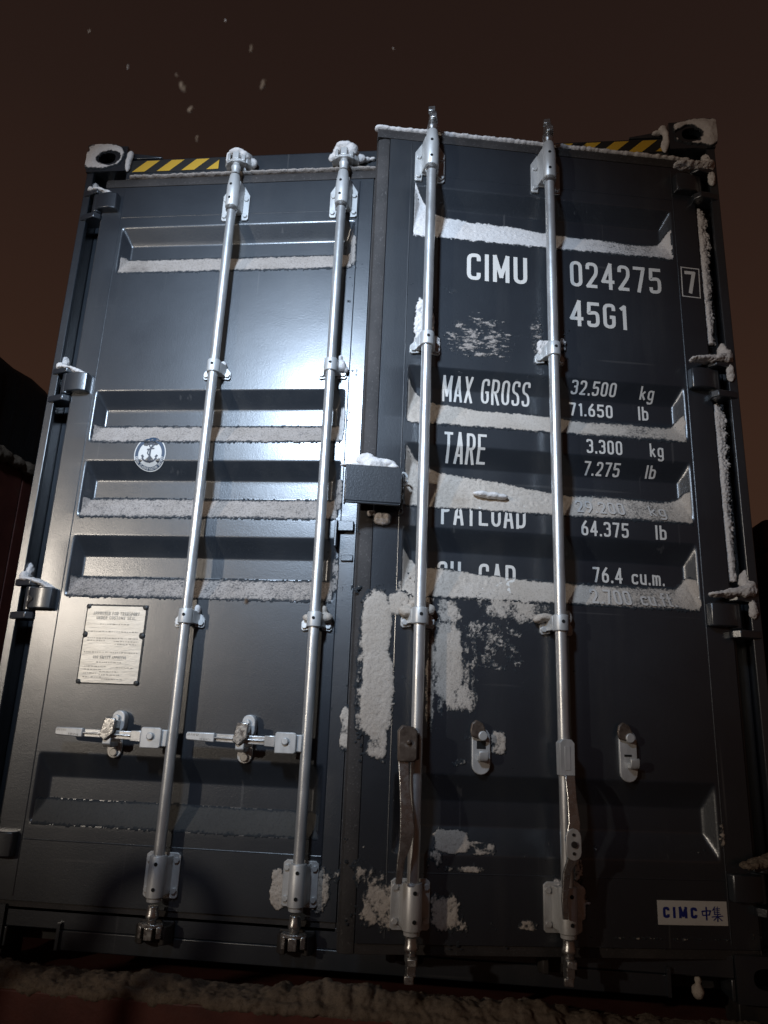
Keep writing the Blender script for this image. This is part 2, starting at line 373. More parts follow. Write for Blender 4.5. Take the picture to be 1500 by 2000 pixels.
# long sides, roof, front wall, floor
for s in (0, 1):
    mb = MB(); x0 = .012 if not s else W-.012; sg = 1 if not s else -1
    pts = []; y = .162; i = 0
    while y < LEN-.2:
        pts += [(y, 0), (y+.07, 0), (y+.138, .036), (y+.208, .036)]; y += .276
    pts.append((LEN-.16, 0))
    vs = [(x0+sg*d_, yy, z) for z in (.16, 2.80) for yy, d_ in pts]; K = len(pts)
    mb.add(vs, [(i, i+1, K+i+1, K+i) for i in range(K-1)]); mb.build('side_wall', 'paint', box_root)
    mb = MB(); a, c = (.002, .062) if not s else (W-.062, W-.002)
    mb.box(a, c, .179, LEN-.179, 2.801, 2.87); mb.box(a, c, .179, LEN-.179, .012, .159); mb.build('side_rail', 'paint', box_root)
mb = MB(); mb.box(.063, W-.063, .151, LEN-.02, 2.835, 2.846); mb.build('roof', 'paint', box_root)
mb = MB(); mb.box(.063, W-.063, .151, LEN-.02, .11, .15); mb.build('floor_deck', 'steel', box_root)
mb = MB(); mb.box(.164, W-.164, LEN-.06, LEN-.01, .02, 2.83); mb.build('front_wall', 'paint', box_root)

# ------------------------------------------------------------------ door leaves
DEP = .040
RECS = [(2.513, 2.452, 2.390, 2.311), (1.817, 1.755, 1.690, 1.619), (1.546, 1.484, 1.416, 1.341), (1.272, 1.206, 1.134, 1.062), (.556, .485, .416, .347)]
zp, dp = [0], [0]
for a, b_, c, d in reversed(RECS): zp += [d, c, b_, a]; dp += [0, DEP, DEP, 0]
zp.append(3); dp.append(0)
fz = np.linspace(0, 3, 6001); fd = np.interp(fz, zp, dp); ker = np.ones(11)/11; fd = np.convolve(fd, ker, 'same'); fd = np.convolve(fd, np.ones(5)/5, 'same')
def depth(z): return np.interp(z, fz, fd)
def make_surf(xa, xb):                       # recess from xa to xb with sloped ends
    def f(X, Z):
        e = np.clip(np.minimum((X-xa)/.030, (xb-X)/.030), 0, 1)*DEP
        a = depth(Z); return np.maximum(0, np.minimum(a, e) - .0012*np.exp(-((a-e)/.006)**2)*(e > .0005)*(a > .0005))
    return f
def leaf(x0, x1, xa, xb, surf, root, name):
    zs = [.127]
    key = sorted(sum([list(r) for r in RECS], []))
    z = .127
    while z < 2.70:
        near = min(abs(z-k_) for k_ in key); z += .003 if near < .014 else .012; zs.append(min(z, 2.70))
    xs = sorted(set([x0, x1] + [round(xa-.004+.0045*i, 4) for i in range(11)] + [round(xb+.004-.0045*i, 4) for i in range(11)] + list(np.linspace(xa+.06, xb-.06, 8))))
    X, Z = np.meshgrid(np.array(xs), np.array(zs)); Y = surf(X, Z)
    ny, nx = X.shape; co = np.stack([X.ravel(), Y.ravel(), Z.ravel()], -1).tolist()
    fs = [(j*nx+i, j*nx+i+1, (j+1)*nx+i+1, (j+1)*nx+i) for j in range(ny-1) for i in range(nx-1)]
    k = len(co); co += [(x0, .056, .127), (x1, .056, .127), (x1, .056, 2.70), (x0, .056, 2.70)]
    fs += [(k, k+3, k+2, k+1)]
    fs += [tuple([k] + [j*nx for j in range(ny)] + [k+3])[::-1], tuple([k+1] + [j*nx+nx-1 for j in range(ny)] + [k+2])]
    fs += [tuple([k] + list(range(nx)) + [k+1]), tuple([k+3] + [(ny-1)*nx+i for i in range(nx)] + [k+2])[::-1]]
    me = bpy.data.meshes.new(name); me.from_pydata(co, [], fs); me.materials.append(M['paint'])
    for p in me.polygons: p.use_smooth = True
    me.set_sharp_from_angle(angle=R(48))
    o = bpy.data.objects.new(name, me); col.objects.link(o); o.parent = root; return o
LXA, LXB = .190, 1.108
RXA, RXB = -1.036, -.100
surfL = make_surf(LXA, LXB); surfR = make_surf(RXA, RXB)
doorL = leaf(.096, 1.172, LXA, LXB, surfL, box_root, 'door'); doorL['label'] = 'closed door with round badge and data plate'
doorR = leaf(-1.126, -.004, RXA, RXB, surfR, box_root, 'door'); doorR['label'] = 'door standing ajar with white weight lettering'
doorR.location = (HP[0], HP[1], 0); doorR.rotation_euler = (0, 0, TH)
bpy.context.view_layer.update()
MWC = Matrix.Translation((0, 0, ZB)); MWR = Matrix.Translation((HP[0], HP[1], ZB)) @ Matrix.Rotation(TH, 4, 'Z')

def gasket(door, x0, x1, free):
    gw = .046; mb = MB()
    mb.prism([(-.002, 2.7015), (.012, 2.7015), (.034, 2.7015), (.034, 2.738), (.020, 2.747), (.004, 2.742), (-.004, 2.726)], 'x', x0-(gw if free < 0 else .002), x1+(gw if free > 0 else .002))
    for sd in (-1, 1):
        e = x0 if sd < 0 else x1; w = gw if sd == free else .010
        mb.prism([(e+sd*.0015, .004), (e+sd*.0015, .034), (e+sd*w, .034), (e+sd*w*.9, .012), (e+sd*w*.45, .003)], 'z', .100, 2.7005)
    mb.prism([(.006, .126), (.006, .100), (.034, .096), (.034, .126)], 'x', x0, x1)
    mb.build('gasket', 'rubber', door, .003)
gasket(doorL, .096, 1.172, 1); gasket(doorR, -1.126, -.004, -1)
# thin weld seams on the leaves
def seams(door, xs, zs, xr, surf):
    for x in xs:
        mb = MB(); mb.tube([(x, .0008, .14), (x, .0008, 2.69)], .0022, 6); mb.build('weld_seam', 'paint', door, smooth=True)
    for z in zs:
        mb = MB(); mb.tube([(xr[0], .0008, z), (xr[1], .0008, z)], .0022, 6); mb.build('weld_seam', 'paint', door, smooth=True)
seams(doorL, (.176, 1.120), (.300, 2.56), (.178, 1.118), surfL)
seams(doorR, (-.088, -1.048), (.300, 2.56), (-1.046, -.09), surfR)

# ------------------------------------------------------------------ hinges
def hinge(door, px, sg, zt, emb=False):
    # px: x of pivot axis, sg: +1 blade runs towards +x
    mb = MB(); z0, z1 = zt-.082, zt
    pr = [(px-sg*.012, -.012), (px+sg*.020, -.030), (px+sg*.062, -.034), (px+sg*.088, -.026), (px+sg*.092, .0005), (px-sg*.012, .02)]
    mb.prism(pr, 'z', z0+.006, z1-.004)
    mb.rod(px, .002, [(z0, .021), (z1, .021)], 16)
    o = mb.build('hinge', 'paint', door, .004)
    if emb:
        t = MB(); x = px
        for pts in (((-.002, .062), (-.002, .012)), ((-.002, .012), (.018, .036)), ((.018, .036), (-.002, .060))): pass
        zc = z0
        M_ = [(.004, .010), (.004, .024), (.020, .037), (.004, .050), (.004, .066)]
        pl = [(px+.004+(u-.004)*1.3, z0+w) for u, w in M_]
        for i in range(len(pl)-1):
            (a, c), (d, e) = pl[i], pl[i+1]; L_ = math.hypot(d-a, e-c); nx_, nz_ = -(e-c)/L_*.003, (d-a)/L_*.003
            yy = lambda x_: -.0275-.009*min(1, max(0, (x_-px)/.03))
            t.add([(a+nx_, yy(a), c+nz_), (a-nx_, yy(a), c-nz_), (d-nx_, yy(d), e-nz_), (d+nx_, yy(d), e+nz_)], [(0, 1, 2, 3)])
        t.build('cast_letter', 'steel', door)
    return o
HZ = (2.662, 1.882, 1.088, .325)
for i, zt in enumerate(HZ):
    hinge(doorL, .072, 1, zt, i == 2); hinge(doorR, .006, -1, zt)
    for s in (0, 1):                         # lugs welded to the post
        for za, zc in ((zt+.002, zt+.026), (zt-.110, zt-.086)):
            mb = MB()
            pts = [(.004, .0015), (.028, -.010), (.072, -.024), (.094, -.008), (.094, .05), (.004, .05)]
            pts = [((x if not s else W-x), y) for x, y in pts]
            mb.prism(pts, 'z', za, zc)
            mb.build('hinge_lug', 'paint', box_root, .003)

# ------------------------------------------------------------------ locking gear
RY = -.050
def top_bearing(door, x, z0=2.548, z1=2.690, mt='galv'):
    mb = MB(); w = .053
    mb.prism([(x-w, z0-.018), (x-w+.006, z0-.024), (x-.028, z0-.024), (x-.026, z0+.002), (x+.026, z0+.002), (x+.028, z0-.024), (x+w-.006, z0-.024), (x+w, z0-.018), (x+w, z1-.055), (x+.030, z1-.015), (x-.030, z1-.015), (x-w, z1-.055)], 'y', -.0085, -.001)
    mb.prism([(x-.031, -.008), (x-.0245, RY), (x+.0245, RY), (x+.031, -.008)], 'z', z0+.004, z1-.02)
    mb.rod(x, RY, [(z0, .0235), (z0+.003, .0255), (z1-.05, .0255), (z1, .0195), (z1+.004, .018)], 22)
    for bx_ in (-.041, .041):
        for bz in (z0-.006, z1-.075): mb.disc(x+bx_, -.016, -.008, bz, .0095, 6)
    o = mb.build('bearing_bracket', mt, door, .0015, smooth=True)
    for hz in (z0+.030, z1-.052): MB().disc(x-.004, RY-.0262, RY-.022, hz, .0052, 10).build('set_screw', 'hole', o)
    r = MB(); r.rod(x, RY, [(z0-.016, .0175), (z0-.012, .0215), (z0-.004, .0215), (z0-.0005, .019)], 20); r.build('collar', 'worn', o, smooth=True)
    return o
def bottom_bearing(door, x, z0=.172, z1=.286, mt='galv'):
    mb = MB(); w = .053
    mb.prism([(x-w, z0-.004), (x-w+.006, z0-.010), (x+w-.006, z0-.010), (x+w, z0-.004), (x+w, z1-.006), (x+w-.010, z1+.002), (x-w+.010, z1+.002), (x-w, z1-.006)], 'y', -.0085, -.001)
    mb.prism([(x-.031, -.008), (x-.0245, RY), (x+.0245, RY), (x+.031, -.008)], 'z', z0+.004, z1-.006)
    mb.rod(x, RY, [(z0-.012, .021), (z0-.001, .0215), (z0, .0255), (z1-.004, .0255), (z1, .0235)], 22)
    for bx_ in (-.042, .042):
        for bz in (z0+.012, z1-.018): mb.disc(x+bx_, -.016, -.008, bz, .0095, 6)
    o = mb.build('bearing_bracket', mt, door, .0015, smooth=True)
    for hz in (z0+.024, z1-.022): MB().disc(x+.003, RY-.0262, RY-.022, hz, .0055, 10).build('set_screw', 'hole', o)
    return o
def mid_bracket(door, x, z, mt='galv'):
    mb = MB(); w = .050
    for sd in (-1, 1):
        pts = [(x+sd*.018, z-.028), (x+sd*(w-.006), z-.032), (x+sd*w, z-.026), (x+sd*w, z-.004), (x+sd*(w-.012), z+.010), (x+sd*.022, z+.022), (x+sd*.018, z+.022)]
        mb.prism(pts, 'y', -.0085, -.001); mb.disc(x+sd*.039, -.016, -.008, z-.016, .010, 6)
    mb.prism([(x-.034, -.0082), (x-.024, RY+.004), (x+.024, RY+.004), (x+.034, -.0082)], 'z', z-.021, z+.020)
    mb.rod(x, RY, [(z-.025, .0215), (z-.023, .0235), (z+.021, .0235), (z+.023, .0215)], 22)
    o = mb.build('rod_guide', mt, door, .0012, smooth=True)
    h = MB(); h.disc(x+.001, RY-.0242, RY-.02, z+.002, .0052, 10); h.build('set_screw', 'hole', o); return o
def rod(door, x, mt='rodsteel', z0=.285, z1=2.55):
    mb = MB(); zs = np.linspace(z0, z1, 60); mb.tube([(x+.0006*math.sin(z_*3), RY, z_) for z_ in zs], .0168, 20)
    o = mb.build('locking_rod', mt, door, smooth=True); return o
def cam_head(door, x, zc, top, turned, mt='worn'):
    mb = MB(); s = 1 if top else -1
    mb.rod(x, RY, [(zc-s*.058, .015), (zc-s*.040, .0165), (zc-s*.034, .019), (zc-s*.026, .019), (zc-s*.022, .014), (zc-s*.012, .014)][::(1 if top else -1)], 18)
    if turned:       # rotated out of its keeper: seen edge on
        mb.prism([(x-.013, -.074), (x+.010, -.082), (x+.018, -.052), (x+.012, -.020), (x-.014, -.024)], 'z', min(zc-s*.012, zc+s*.006), max(zc-s*.012, zc+s*.006))
        mb.prism([(x-.010, -.058), (x+.012, -.060), (x+.013, -.030), (x-.012, -.030)], 'z', min(zc+s*.004, zc+s*.034), max(zc+s*.004, zc+s*.034))
        mb.prism([(x-.018, -.060), (x+.006, -.066), (x+.010, -.044), (x-.014, -.040)], 'z', min(zc+s*.03, zc+s*.05), max(zc+s*.03, zc+s*.05))
    else:
        mb.prism([(x-.033, RY+.015), (x-.038, RY-.006), (x-.016, RY-.020), (x+.018, RY-.020), (x+.038, RY-.004), (x+.030, RY+.018)], 'z', min(zc-s*.012, zc-s*.001), max(zc-s*.012, zc-s*.001))
        mb.prism([(x-.012, RY+.012), (x-.012, RY-.022), (x+.013, RY-.022), (x+.013, RY+.012)], 'z', min(zc-s*.004, zc+s*.03), max(zc-s*.004, zc+s*.03))
        mb.prism([(x-.038, RY+.014), (x-.034, RY-.014), (x-.022, RY-.018), (x-.022, RY+.014)], 'z', min(zc-s*.006, zc+s*.028), max(zc-s*.006, zc+s*.028))
        mb.prism([(x+.022, RY+.014), (x+.022, RY-.016), (x+.036, RY-.012), (x+.037, RY+.014)], 'z', min(zc-s*.006, zc+s*.026), max(zc-s*.006, zc+s*.026))
    return mb.build('cam_head', mt, door, .0025)
def keeper(x, zc, top):
    mb = MB()
    y1 = .011 if top else .005
    for sd in (-1, 1): mb.prism([(x+sd*.024, y1), (x+sd*.052, y1), (x+sd*.052, -.030), (x+sd*.040, -.046), (x+sd*.024, -.046)], 'z', zc-.026, zc+.024)
    mb.box(x-.052, x+.052, y1-.010, y1, zc-.03, zc+.03)
    mb.build('cam_keeper', 'galv' if top else 'steel', box_root, .003)
RXL = (.640, 1.062); RXR = (-.983, -.564)
for x in RXL:
    rod(doorL, x); top_bearing(doorL, x); bottom_bearing(doorL, x)
    for z in (1.884, .996): mid_bracket(doorL, x, z)
    cam_head(doorL, x, 2.760, True, False, 'galv'); cam_head(doorL, x, .092, False, False)
    keeper(x, 2.782, True); keeper(x, .072, False)
    keeper(W-x, 2.782, True); keeper(W-x, .072, False)
for x in RXR:
    rod(doorR, x); top_bearing(doorR, x, 2.552, 2.700); bottom_bearing(doorR, x, .172, .286)
    for z in (1.886, .992): mid_bracket(doorR, x, z)
    cam_head(doorR, x, 2.752, True, True); cam_head(doorR, x, .100, False, True)

# closed handles of the shut door: hub clamp, flat lever, catch
def lever_print(o, x0, z0):
    pass
def handle_closed(door, xr, zc, drop):
    mb = MB(); hx = xr-.062
    mb.prism([(hx-.030, zc-.033), (hx+.030, zc-.033), (hx+.036, zc-.027), (hx+.036, zc+.022), (hx+.030, zc+.029), (hx-.026, zc+.029), (hx-.030, zc+.024)], 'y', RY-.026, RY-.018)
    mb.box(hx+.014, xr-.010, RY-.018, RY+.014, zc-.027, zc+.023)
    mb.disc(hx+.002, RY-.034, RY-.0255, zc+.003, .0115, 10)
    hub = mb.build('handle_hub', 'galv', door, .003)
    def Z(x): return zc + (hx-x)*drop
    lv = MB(); xt = xr-.372
    def bar(xa, xb, ha, hb, y0, y1, off=0): lv.prism([(xa, Z(xa)+off-ha), (xb, Z(xb)+off-hb), (xb, Z(xb)+off+hb), (xa, Z(xa)+off+ha)], 'y', y0, y1)
    bar(hx-.0305, hx-.064, .0165, .0155, RY-.022, RY-.006)
    bar(hx-.0642, xt+.090, .0130, .0120, RY-.012, RY-.004)
    bar(hx-.0642, xt+.090, .0026, .0026, RY-.020, RY-.0125, .0)
    handle = lv.build('lever', 'rodsteel', door, .002)
    tip = MB(); xa, xb = xt+.090, xt
    tip.prism([(xa, Z(xa)-.0140), (xb+.004, Z(xb)-.0115), (xb, Z(xb)-.007), (xb, Z(xb)+.008), (xb+.005, Z(xb)+.0120), (xa, Z(xa)+.0140)], 'y', RY-.021, RY-.006)
    tip.build('lever_tip', 'galv', door, .003)
    xc = hx-.138
    pl = MB(); pl.prism(stadium(xc+.000, zc-.034, .024, .036), 'y', -.0105, -.001)
    pl.disc(xc+.001, -.018, -.010, zc-.052, .0125, 12)
    pl.prism([(-.0105, zc-.034), (-.060, zc-.036), (-.072, zc-.026), (-.072, zc-.004), (-.066, zc-.004), (-.064, zc-.022), (-.0105, zc-.020)], 'x', xc-.014, xc+.013)
    pl.prism(stadium(xc+.010, zc+.042, .021, .034), 'y', -.030, -.001)
    pl.disc(xc+.006, -.040, -.0295, zc+.052, .0105, 12)
    pl.build('handle_catch', 'galv', door, .0025)
    fl = MB(); a = R(24); pts = [(-.022, .036), (.016, .040), (.020, -.004), (-.004, -.030), (-.026, -.022)]
    fl.prism([(xc+.004+u*math.cos(a)+w*math.sin(a)*.4, zc+.014+w-.2*u) for u, w in pts], 'y', -.082, -.074)
    fl.prism([(xc-.008, zc+.016), (xc+.018, zc+.020), (xc+.020, zc+.046), (xc-.004, zc+.046)], 'y', -.0738, -.0305)
    fl.build('catch_flap', 'worn', door, .003)
    return Z, xt
TIPS = [handle_closed(doorL, RXL[0], .619, .020), handle_closed(doorL, RXL[1], .621, .020)]

# released handles of the open door: hang down beside their rods
def handle_hanging(door, xr, zc, kind):
    mb = MB()
    if kind == 0:
        hx = xr-.022
        mb.prism([(hx-.034, zc-.066), (hx+.010, zc-.066), (hx+.018, zc-.056), (hx+.018, zc+.014), (hx+.008, zc+.026), (hx-.024, zc+.030), (hx-.036, zc+.014)], 'y', RY-.052, RY-.030)
        mb.disc(hx-.006, RY-.060, RY-.0515, zc-.014, .007, 10); mb.box(hx-.020, xr+.006, RY-.030, RY+.012, zc-.060, zc+.010)
        mb.build('handle_hub', 'muddy', door, .004)
        path = [(xr-.040, RY-.040, zc-.064), (xr-.036, RY-.044, zc-.13), (xr-.030, RY-.048, zc-.18), (xr-.026, RY-.052, zc-.235), (xr-.030, RY-.052, zc-.27), (xr-.040, RY-.050, zc-.31), (xr-.044, RY-.050, zc-.365)]
    else:
        mb.prism([(xr-.020, zc-.052), (xr+.020, zc-.052), (xr+.021, zc+.034), (xr+.012, zc+.044), (xr-.012, zc+.044), (xr-.021, zc+.034)], 'y', RY-.030, RY+.006)
        mb.prism([(xr-.008, zc-.038), (xr+.008, zc-.038), (xr+.008, zc+.026), (xr-.008, zc+.026)], 'y', RY-.0315, RY-.0302)
        mb.build('handle_hub', 'galv', door, .004)
        path = [(xr+.002, RY-.036, zc-.050), (xr+.004, RY-.042, zc-.11), (xr+.006, RY-.050, zc-.17), (xr-.002, RY-.055, zc-.21), (xr+.002, RY-.055, zc-.25), (xr-.016, RY-.045, zc-.295), (xr-.024, RY-.045, zc-.36), (xr-.022, RY-.045, zc-.405)]
    wd_ = [.014, .013, .016, .019, .016, .010, .008, .007][:len(path)]
    lv = MB(); vs = []; th_ = .005
    for (x, y, z), w in zip(path, wd_): vs += [(x-w, y-th_, z), (x+w, y-th_, z), (x+w, y+th_, z), (x-w, y+th_, z)]
    fs = [(0, 1, 2, 3), tuple(len(vs)-4+i for i in (3, 2, 1, 0))]
    for i in range(len(path)-1):
        for k in range(4): fs.append((i*4+k, (i+1)*4+k, (i+1)*4+(k+1) % 4, i*4+(k+1) % 4))
    lv.add(vs, fs); lv.build('lever', 'worn', door, .002)
    if kind:
        p = MB(); c = path[3]
        p.prism(stadium(c[0]+.001, c[2]-.012, .021, .040, 6), 'y', RY-.0665, RY-.0602); o = p.build('lever_plate', 'galv', door, .002)
        q = MB(); q.disc(c[0]+.001, RY-.071, RY-.0666, c[2]-.012, .0085); q.disc(c[0], RY-.069, RY-.0666, c[2]+.012, .0042); q.disc(c[0], RY-.069, RY-.0666, c[2]-.034, .0042); q.build('rivet', 'steel', door, smooth=True)
handle_hanging(doorR, RXR[0], .655, 0); handle_hanging(doorR, RXR[1], .620, 1)
def catch_open(door, xc, zb, zt, kind):
    zc = (zb+zt)/2; hh = (zt-zb)/2
    pl = MB(); pl.prism(stadium(xc, zc-.008, .0265, hh), 'y', -.012, -.001)
    pl.disc(xc+.002, -.030, -.0115, zt-.030, .0135, 16)
    pl.prism([(-.0125, zb+.030), (-.034, zb+.030), (-.042, zb+.040), (-.042, zb+.056), (-.036, zb+.060), (-.032, zb+.046), (-.0125, zb+.046)], 'x', xc-.012+kind*.006, xc+.015+kind*.006)
    o = pl.build('handle_catch', 'galv', door, .0025, smooth=True)
    hl = MB(); hl.box(xc-.013, xc+.013-kind*.004, -.0128, -.0121, zb+.062, zb+.084 - kind*.016); hl.build('catch_slot', 'hole', o)
    fl = MB(); fl.prism([(xc-.030, zt-.034), (xc-.004, zt-.040), (xc+.014, zt-.022), (xc+.004, zt+.004), (xc-.016, zt+.014), (xc-.030, zt+.004), (xc-.034, zt-.016)], 'y', -.024, -.0135); fl.build('catch_flap', 'muddy', door, .004)
catch_open(doorR, -.792, .566, .694, 0); catch_open(doorR, -.360, .560, .704, 1)

# ------------------------------------------------------------------ lock box over the door joint
mb = MB(); y0, y1 = -.078, -.002; bx0, bx1, bz0, bz1 = -1.222, -1.052, 1.318, 1.432
t = .006
mb.box(bx0, bx1, y0, y0+t, bz0, bz1); mb.box(bx0, bx1, y0+t, y1, bz1-t, bz1-.0005); mb.box(bx0, bx0+t, y0+t, y1-.02, bz0+.002, bz1-t); mb.box(bx1-t, bx1, y0+t, y1, bz0+.002, bz1-t)
mb.box(bx0+.004, bx1-.004, y0-.003, y0+.004, bz0-.008, bz0-.0005)
lockbox = mb.build('lock_box', 'paint', doorR, .003)
mb = MB(); mb.tube([(bx1+.010+.012*math.sin(a), -.030, bz1-.020-.012*math.cos(a)*1.6) for a in [i*math.pi/8 for i in range(0, 11)]], .004, 8); mb.build('hook', 'galv', doorR, smooth=True)
for i in range(6):
    c = MB(); zc = bz1-.045-i*.016; c.tube([(bx1+.004+(.006 if i % 2 else .002)*math.cos(a), -.034+.006*math.sin(a), zc+.011*math.sin(a)) for a in [j*2*math.pi/10 for j in range(11)]], .0028, 6, False); c.build('chain_link', 'steel', doorR, smooth=True)
mb = MB(); mb.box(1.112, 1.166, -.018, -.0005, 1.296, 1.330); mb.box(1.106, 1.114, -.034, -.0005, 1.24, 1.33); mb.box(1.128, 1.168, -.008, -.0005, 1.196, 1.216); mb.build('lock_bracket', 'paint', doorL, .002)

# ------------------------------------------------------------------ stroke lettering
def fillet(pts, r, closed=False):
    P_ = [Vector(p) for p in pts]; N_ = len(P_); out = []
    for i, p in enumerate(P_):
        if (not closed and i in (0, N_-1)) or (isinstance(r, (list, tuple)) and r[i] == 0) or r == 0: out.append(p); continue
        rad = r[i] if isinstance(r, (list, tuple)) else r
        a = P_[i-1]-p; c = P_[(i+1) % N_]-p; la, lc = a.length, c.length; q = min(rad, la*.5, lc*.5)
        s_, e_ = p+a/la*q, p+c/lc*q
        for k in range(6):
            t_ = k/5; out.append(s_*(1-t_)**2+p*2*t_*(1-t_)+e_*t_**2)
    if closed: out.append(out[0].copy())
    return out
def glyph(ch, s=.155):
    w = .50; L, Rr, B_, T = s/2, w-s/2, s/2, 1-s/2; m_ = w/2; Md = .51; q = .21
    k = {
     '0': [([(L, B_), (Rr, B_), (Rr, T), (L, T)], .2, 1)], 'O': [([(L, B_), (Rr, B_), (Rr, T), (L, T)], .2, 1)],
     'C': [([(Rr, T-q), (Rr, T), (L, T), (L, B_), (Rr, B_), (Rr, B_+q)], .2, 0)],
     'G': [([(Rr, T-q), (Rr, T), (L, T), (L, B_), (Rr, B_), (Rr, Md-.05), (m_+.02, Md-.05)], [0, .2, .2, .2, .2, 0, 0], 0)],
     'I': [([(s/2, 0), (s/2, 1)], 0, 0)], 'U': [([(L, 1), (L, B_), (Rr, B_), (Rr, 1)], .2, 0)],
     'M': [([(L, 0), (L, 1-s*.3), (.30, .22), (.60-L, 1-s*.3), (.60-L, 0)], 0, 0)],
     '2': [([(L, T-q), (L, T), (Rr, T), (Rr, .56), (L, B_), (Rr+.03, B_)], [0, .2, .2, .12, 0, 0], 0)],
     '4': [([(.36, 0), (.36, 1-s*.2), (L-.02, .30), (w+.02, .30)], 0, 0)],
     '7': [([(0, T), (Rr, T), (.20, 0)], [0, 0, 0], 0)], '1': [([(.06, .80), (.22, 1-s*.6), (.22, 0)], 0, 0)],
     '5': [([(w, T), (L+.02, T), (L, .55), (Rr, .60), (Rr, B_), (L, B_), (L, B_+.17)], [0, 0, .02, .18, .2, .2, 0], 0)],
     '3': [([(L, T-.15), (L, T), (Rr, T), (Rr, .54), (m_-.05, .54)], [0, .2, .2, .15, 0], 0), ([(m_-.05, .54), (Rr, .54), (Rr, B_), (L, B_), (L, B_+.15)], [0, .15, .2, .2, 0], 0)],
     '6': [([(L, B_), (Rr, B_), (Rr, .56), (L, .56)], .19, 1), ([(L, .36), (L, .58), (Rr-.06, 1)], [0, .2, 0], 0)],
     '9': [([(L, .44), (Rr, .44), (Rr, T), (L, T)], .19, 1), ([(Rr, .64), (Rr, .42), (L+.06, 0)], [0, .2, 0], 0)],
     '8': [([(L, .52), (Rr, .52), (Rr, T), (L, T)], .19, 1), ([(L, B_), (Rr, B_), (Rr, .52), (L, .52)], .19, 1)],
     'A': [([(L-.02, 0), (m_, 1-s*.3), (Rr+.02, 0)], 0, 0), ([(L+.05, .26), (Rr-.05, .26)], 0, 0)],
     'X': [([(L-.02, 0), (Rr+.02, 1)], 0, 0), ([(L-.02, 1), (Rr+.02, 0)], 0, 0)],
     'R': [([(L, 0), (L, T), (Rr, T), (Rr, .48), (L, .48)], [0, 0, .2, .2, 0], 0), ([(m_, .48), (Rr+.02, 0)], 0, 0)],
     'P': [([(L, 0), (L, T), (Rr, T), (Rr, .44), (L, .44)], [0, 0, .2, .2, 0], 0)],
     'B': [([(L, 0), (L, T), (Rr, T), (Rr, .52), (L, .52)], [0, 0, .2, .2, 0], 0), ([(L, .52), (Rr, .52), (Rr, B_), (L, B_)], [0, .2, .2, 0], 0)],
     'S': [([(Rr, T-.17), (Rr, T), (L, T), (L, .54), (Rr, .48), (Rr, B_), (L, B_), (L, B_+.17)], [0, .2, .2, .2, .2, .2, .2, 0], 0)],
     'T': [([(0, T), (w, T)], 0, 0), ([(m_, T), (m_, 0)], 0, 0)],
     'E': [([(w, T), (L, T), (L, B_), (w, B_)], 0, 0), ([(L, .52), (w-.08, .52)], 0, 0)],
     'F': [([(w, T), (L, T), (L, 0)], 0, 0), ([(L, .52), (w-.08, .52)], 0, 0)],
     'L': [([(L, 1), (L, B_), (w-.02, B_)], 0, 0)], 'D': [([(L, 0+s*.01), (L, T), (Rr, T), (Rr, B_), (L, B_)], [0, 0, .25, .25, 0], 0)],
     'N': [([(L, 0), (L, 1-s*.3), (Rr, s*.3), (Rr, 1)], 0, 0)], 'H': [([(L, 0), (L, 1)], 0, 0), ([(Rr, 0), (Rr, 1)], 0, 0), ([(L, .5), (Rr, .5)], 0, 0)],
     'Y': [([(L-.02, 1), (m_, .5), (m_, 0)], 0, 0), ([(Rr+.02, 1), (m_, .5)], 0, 0)], 'V': [([(L, 1), (m_, 0), (Rr, 1)], 0, 0)],
     'K': [([(L, 0), (L, 1)], 0, 0), ([(Rr, 1), (L, .45)], 0, 0), ([(L+.1, .55), (Rr, 0)], 0, 0)],
     'k': [([(L, 0), (L, 1)], 0, 0), ([(.40, .62), (L+.04, .32)], 0, 0), ([(L+.10, .40), (.43, 0)], 0, 0)],
     'l': [([(s/2, 0), (s/2, 1)], 0, 0)],
     'b': [([(L, 0), (L, 1)], 0, 0), ([(L, B_), (Rr, B_), (Rr, .66), (L, .66)], .18, 1)],
     'g': [([(L, B_), (Rr, B_), (Rr, .66), (L, .66)], .18, 1), ([(Rr, .70), (Rr, -.24), (L, -.24), (L, -.12)], [0, .18, .16, 0], 0)],
     'c': [([(Rr, .5), (Rr, .62), (L, .62), (L, B_), (Rr, B_), (Rr, .2)], .16, 0)],
     'u': [([(L, .70), (L, B_), (Rr, B_), (Rr, .70)], [0, .17, .1, 0], 0), ([(Rr, .2), (Rr, 0)], 0, 0)],
     'm': [([(L, 0), (L, .70)], 0, 0), ([(L, .45), (L, .62), (.32, .62), (.32, 0)], [0, .12, .12, 0], 0), ([(.32, .45), (.32, .62), (.57, .62), (.57, 0)], [0, .12, .12, 0], 0)],
     'f': [([(.36, T), (.16, T), (.16, 0)], [0, .16, 0], 0), ([(0, .62), (.34, .62)], 0, 0)],
     't': [([(.14, .95), (.14, B_), (.36, B_)], [0, .16, 0], 0), ([(0, .62), (.34, .62)], 0, 0)],
     '.': [([(s/2, 0), (s/2, s*1.05)], 0, 0)], ',': [([(s/2, s), (s*.3, -s*.8)], 0, 0)],
    }[ch]
    wd_ = {'I': s, 'l': s, '.': s, ',': s, 'M': .60, 'm': .57+s/2, 'f': .36, 't': .38, '1': .22+s/2, '4': .52}.get(ch, w)
    return k, wd_
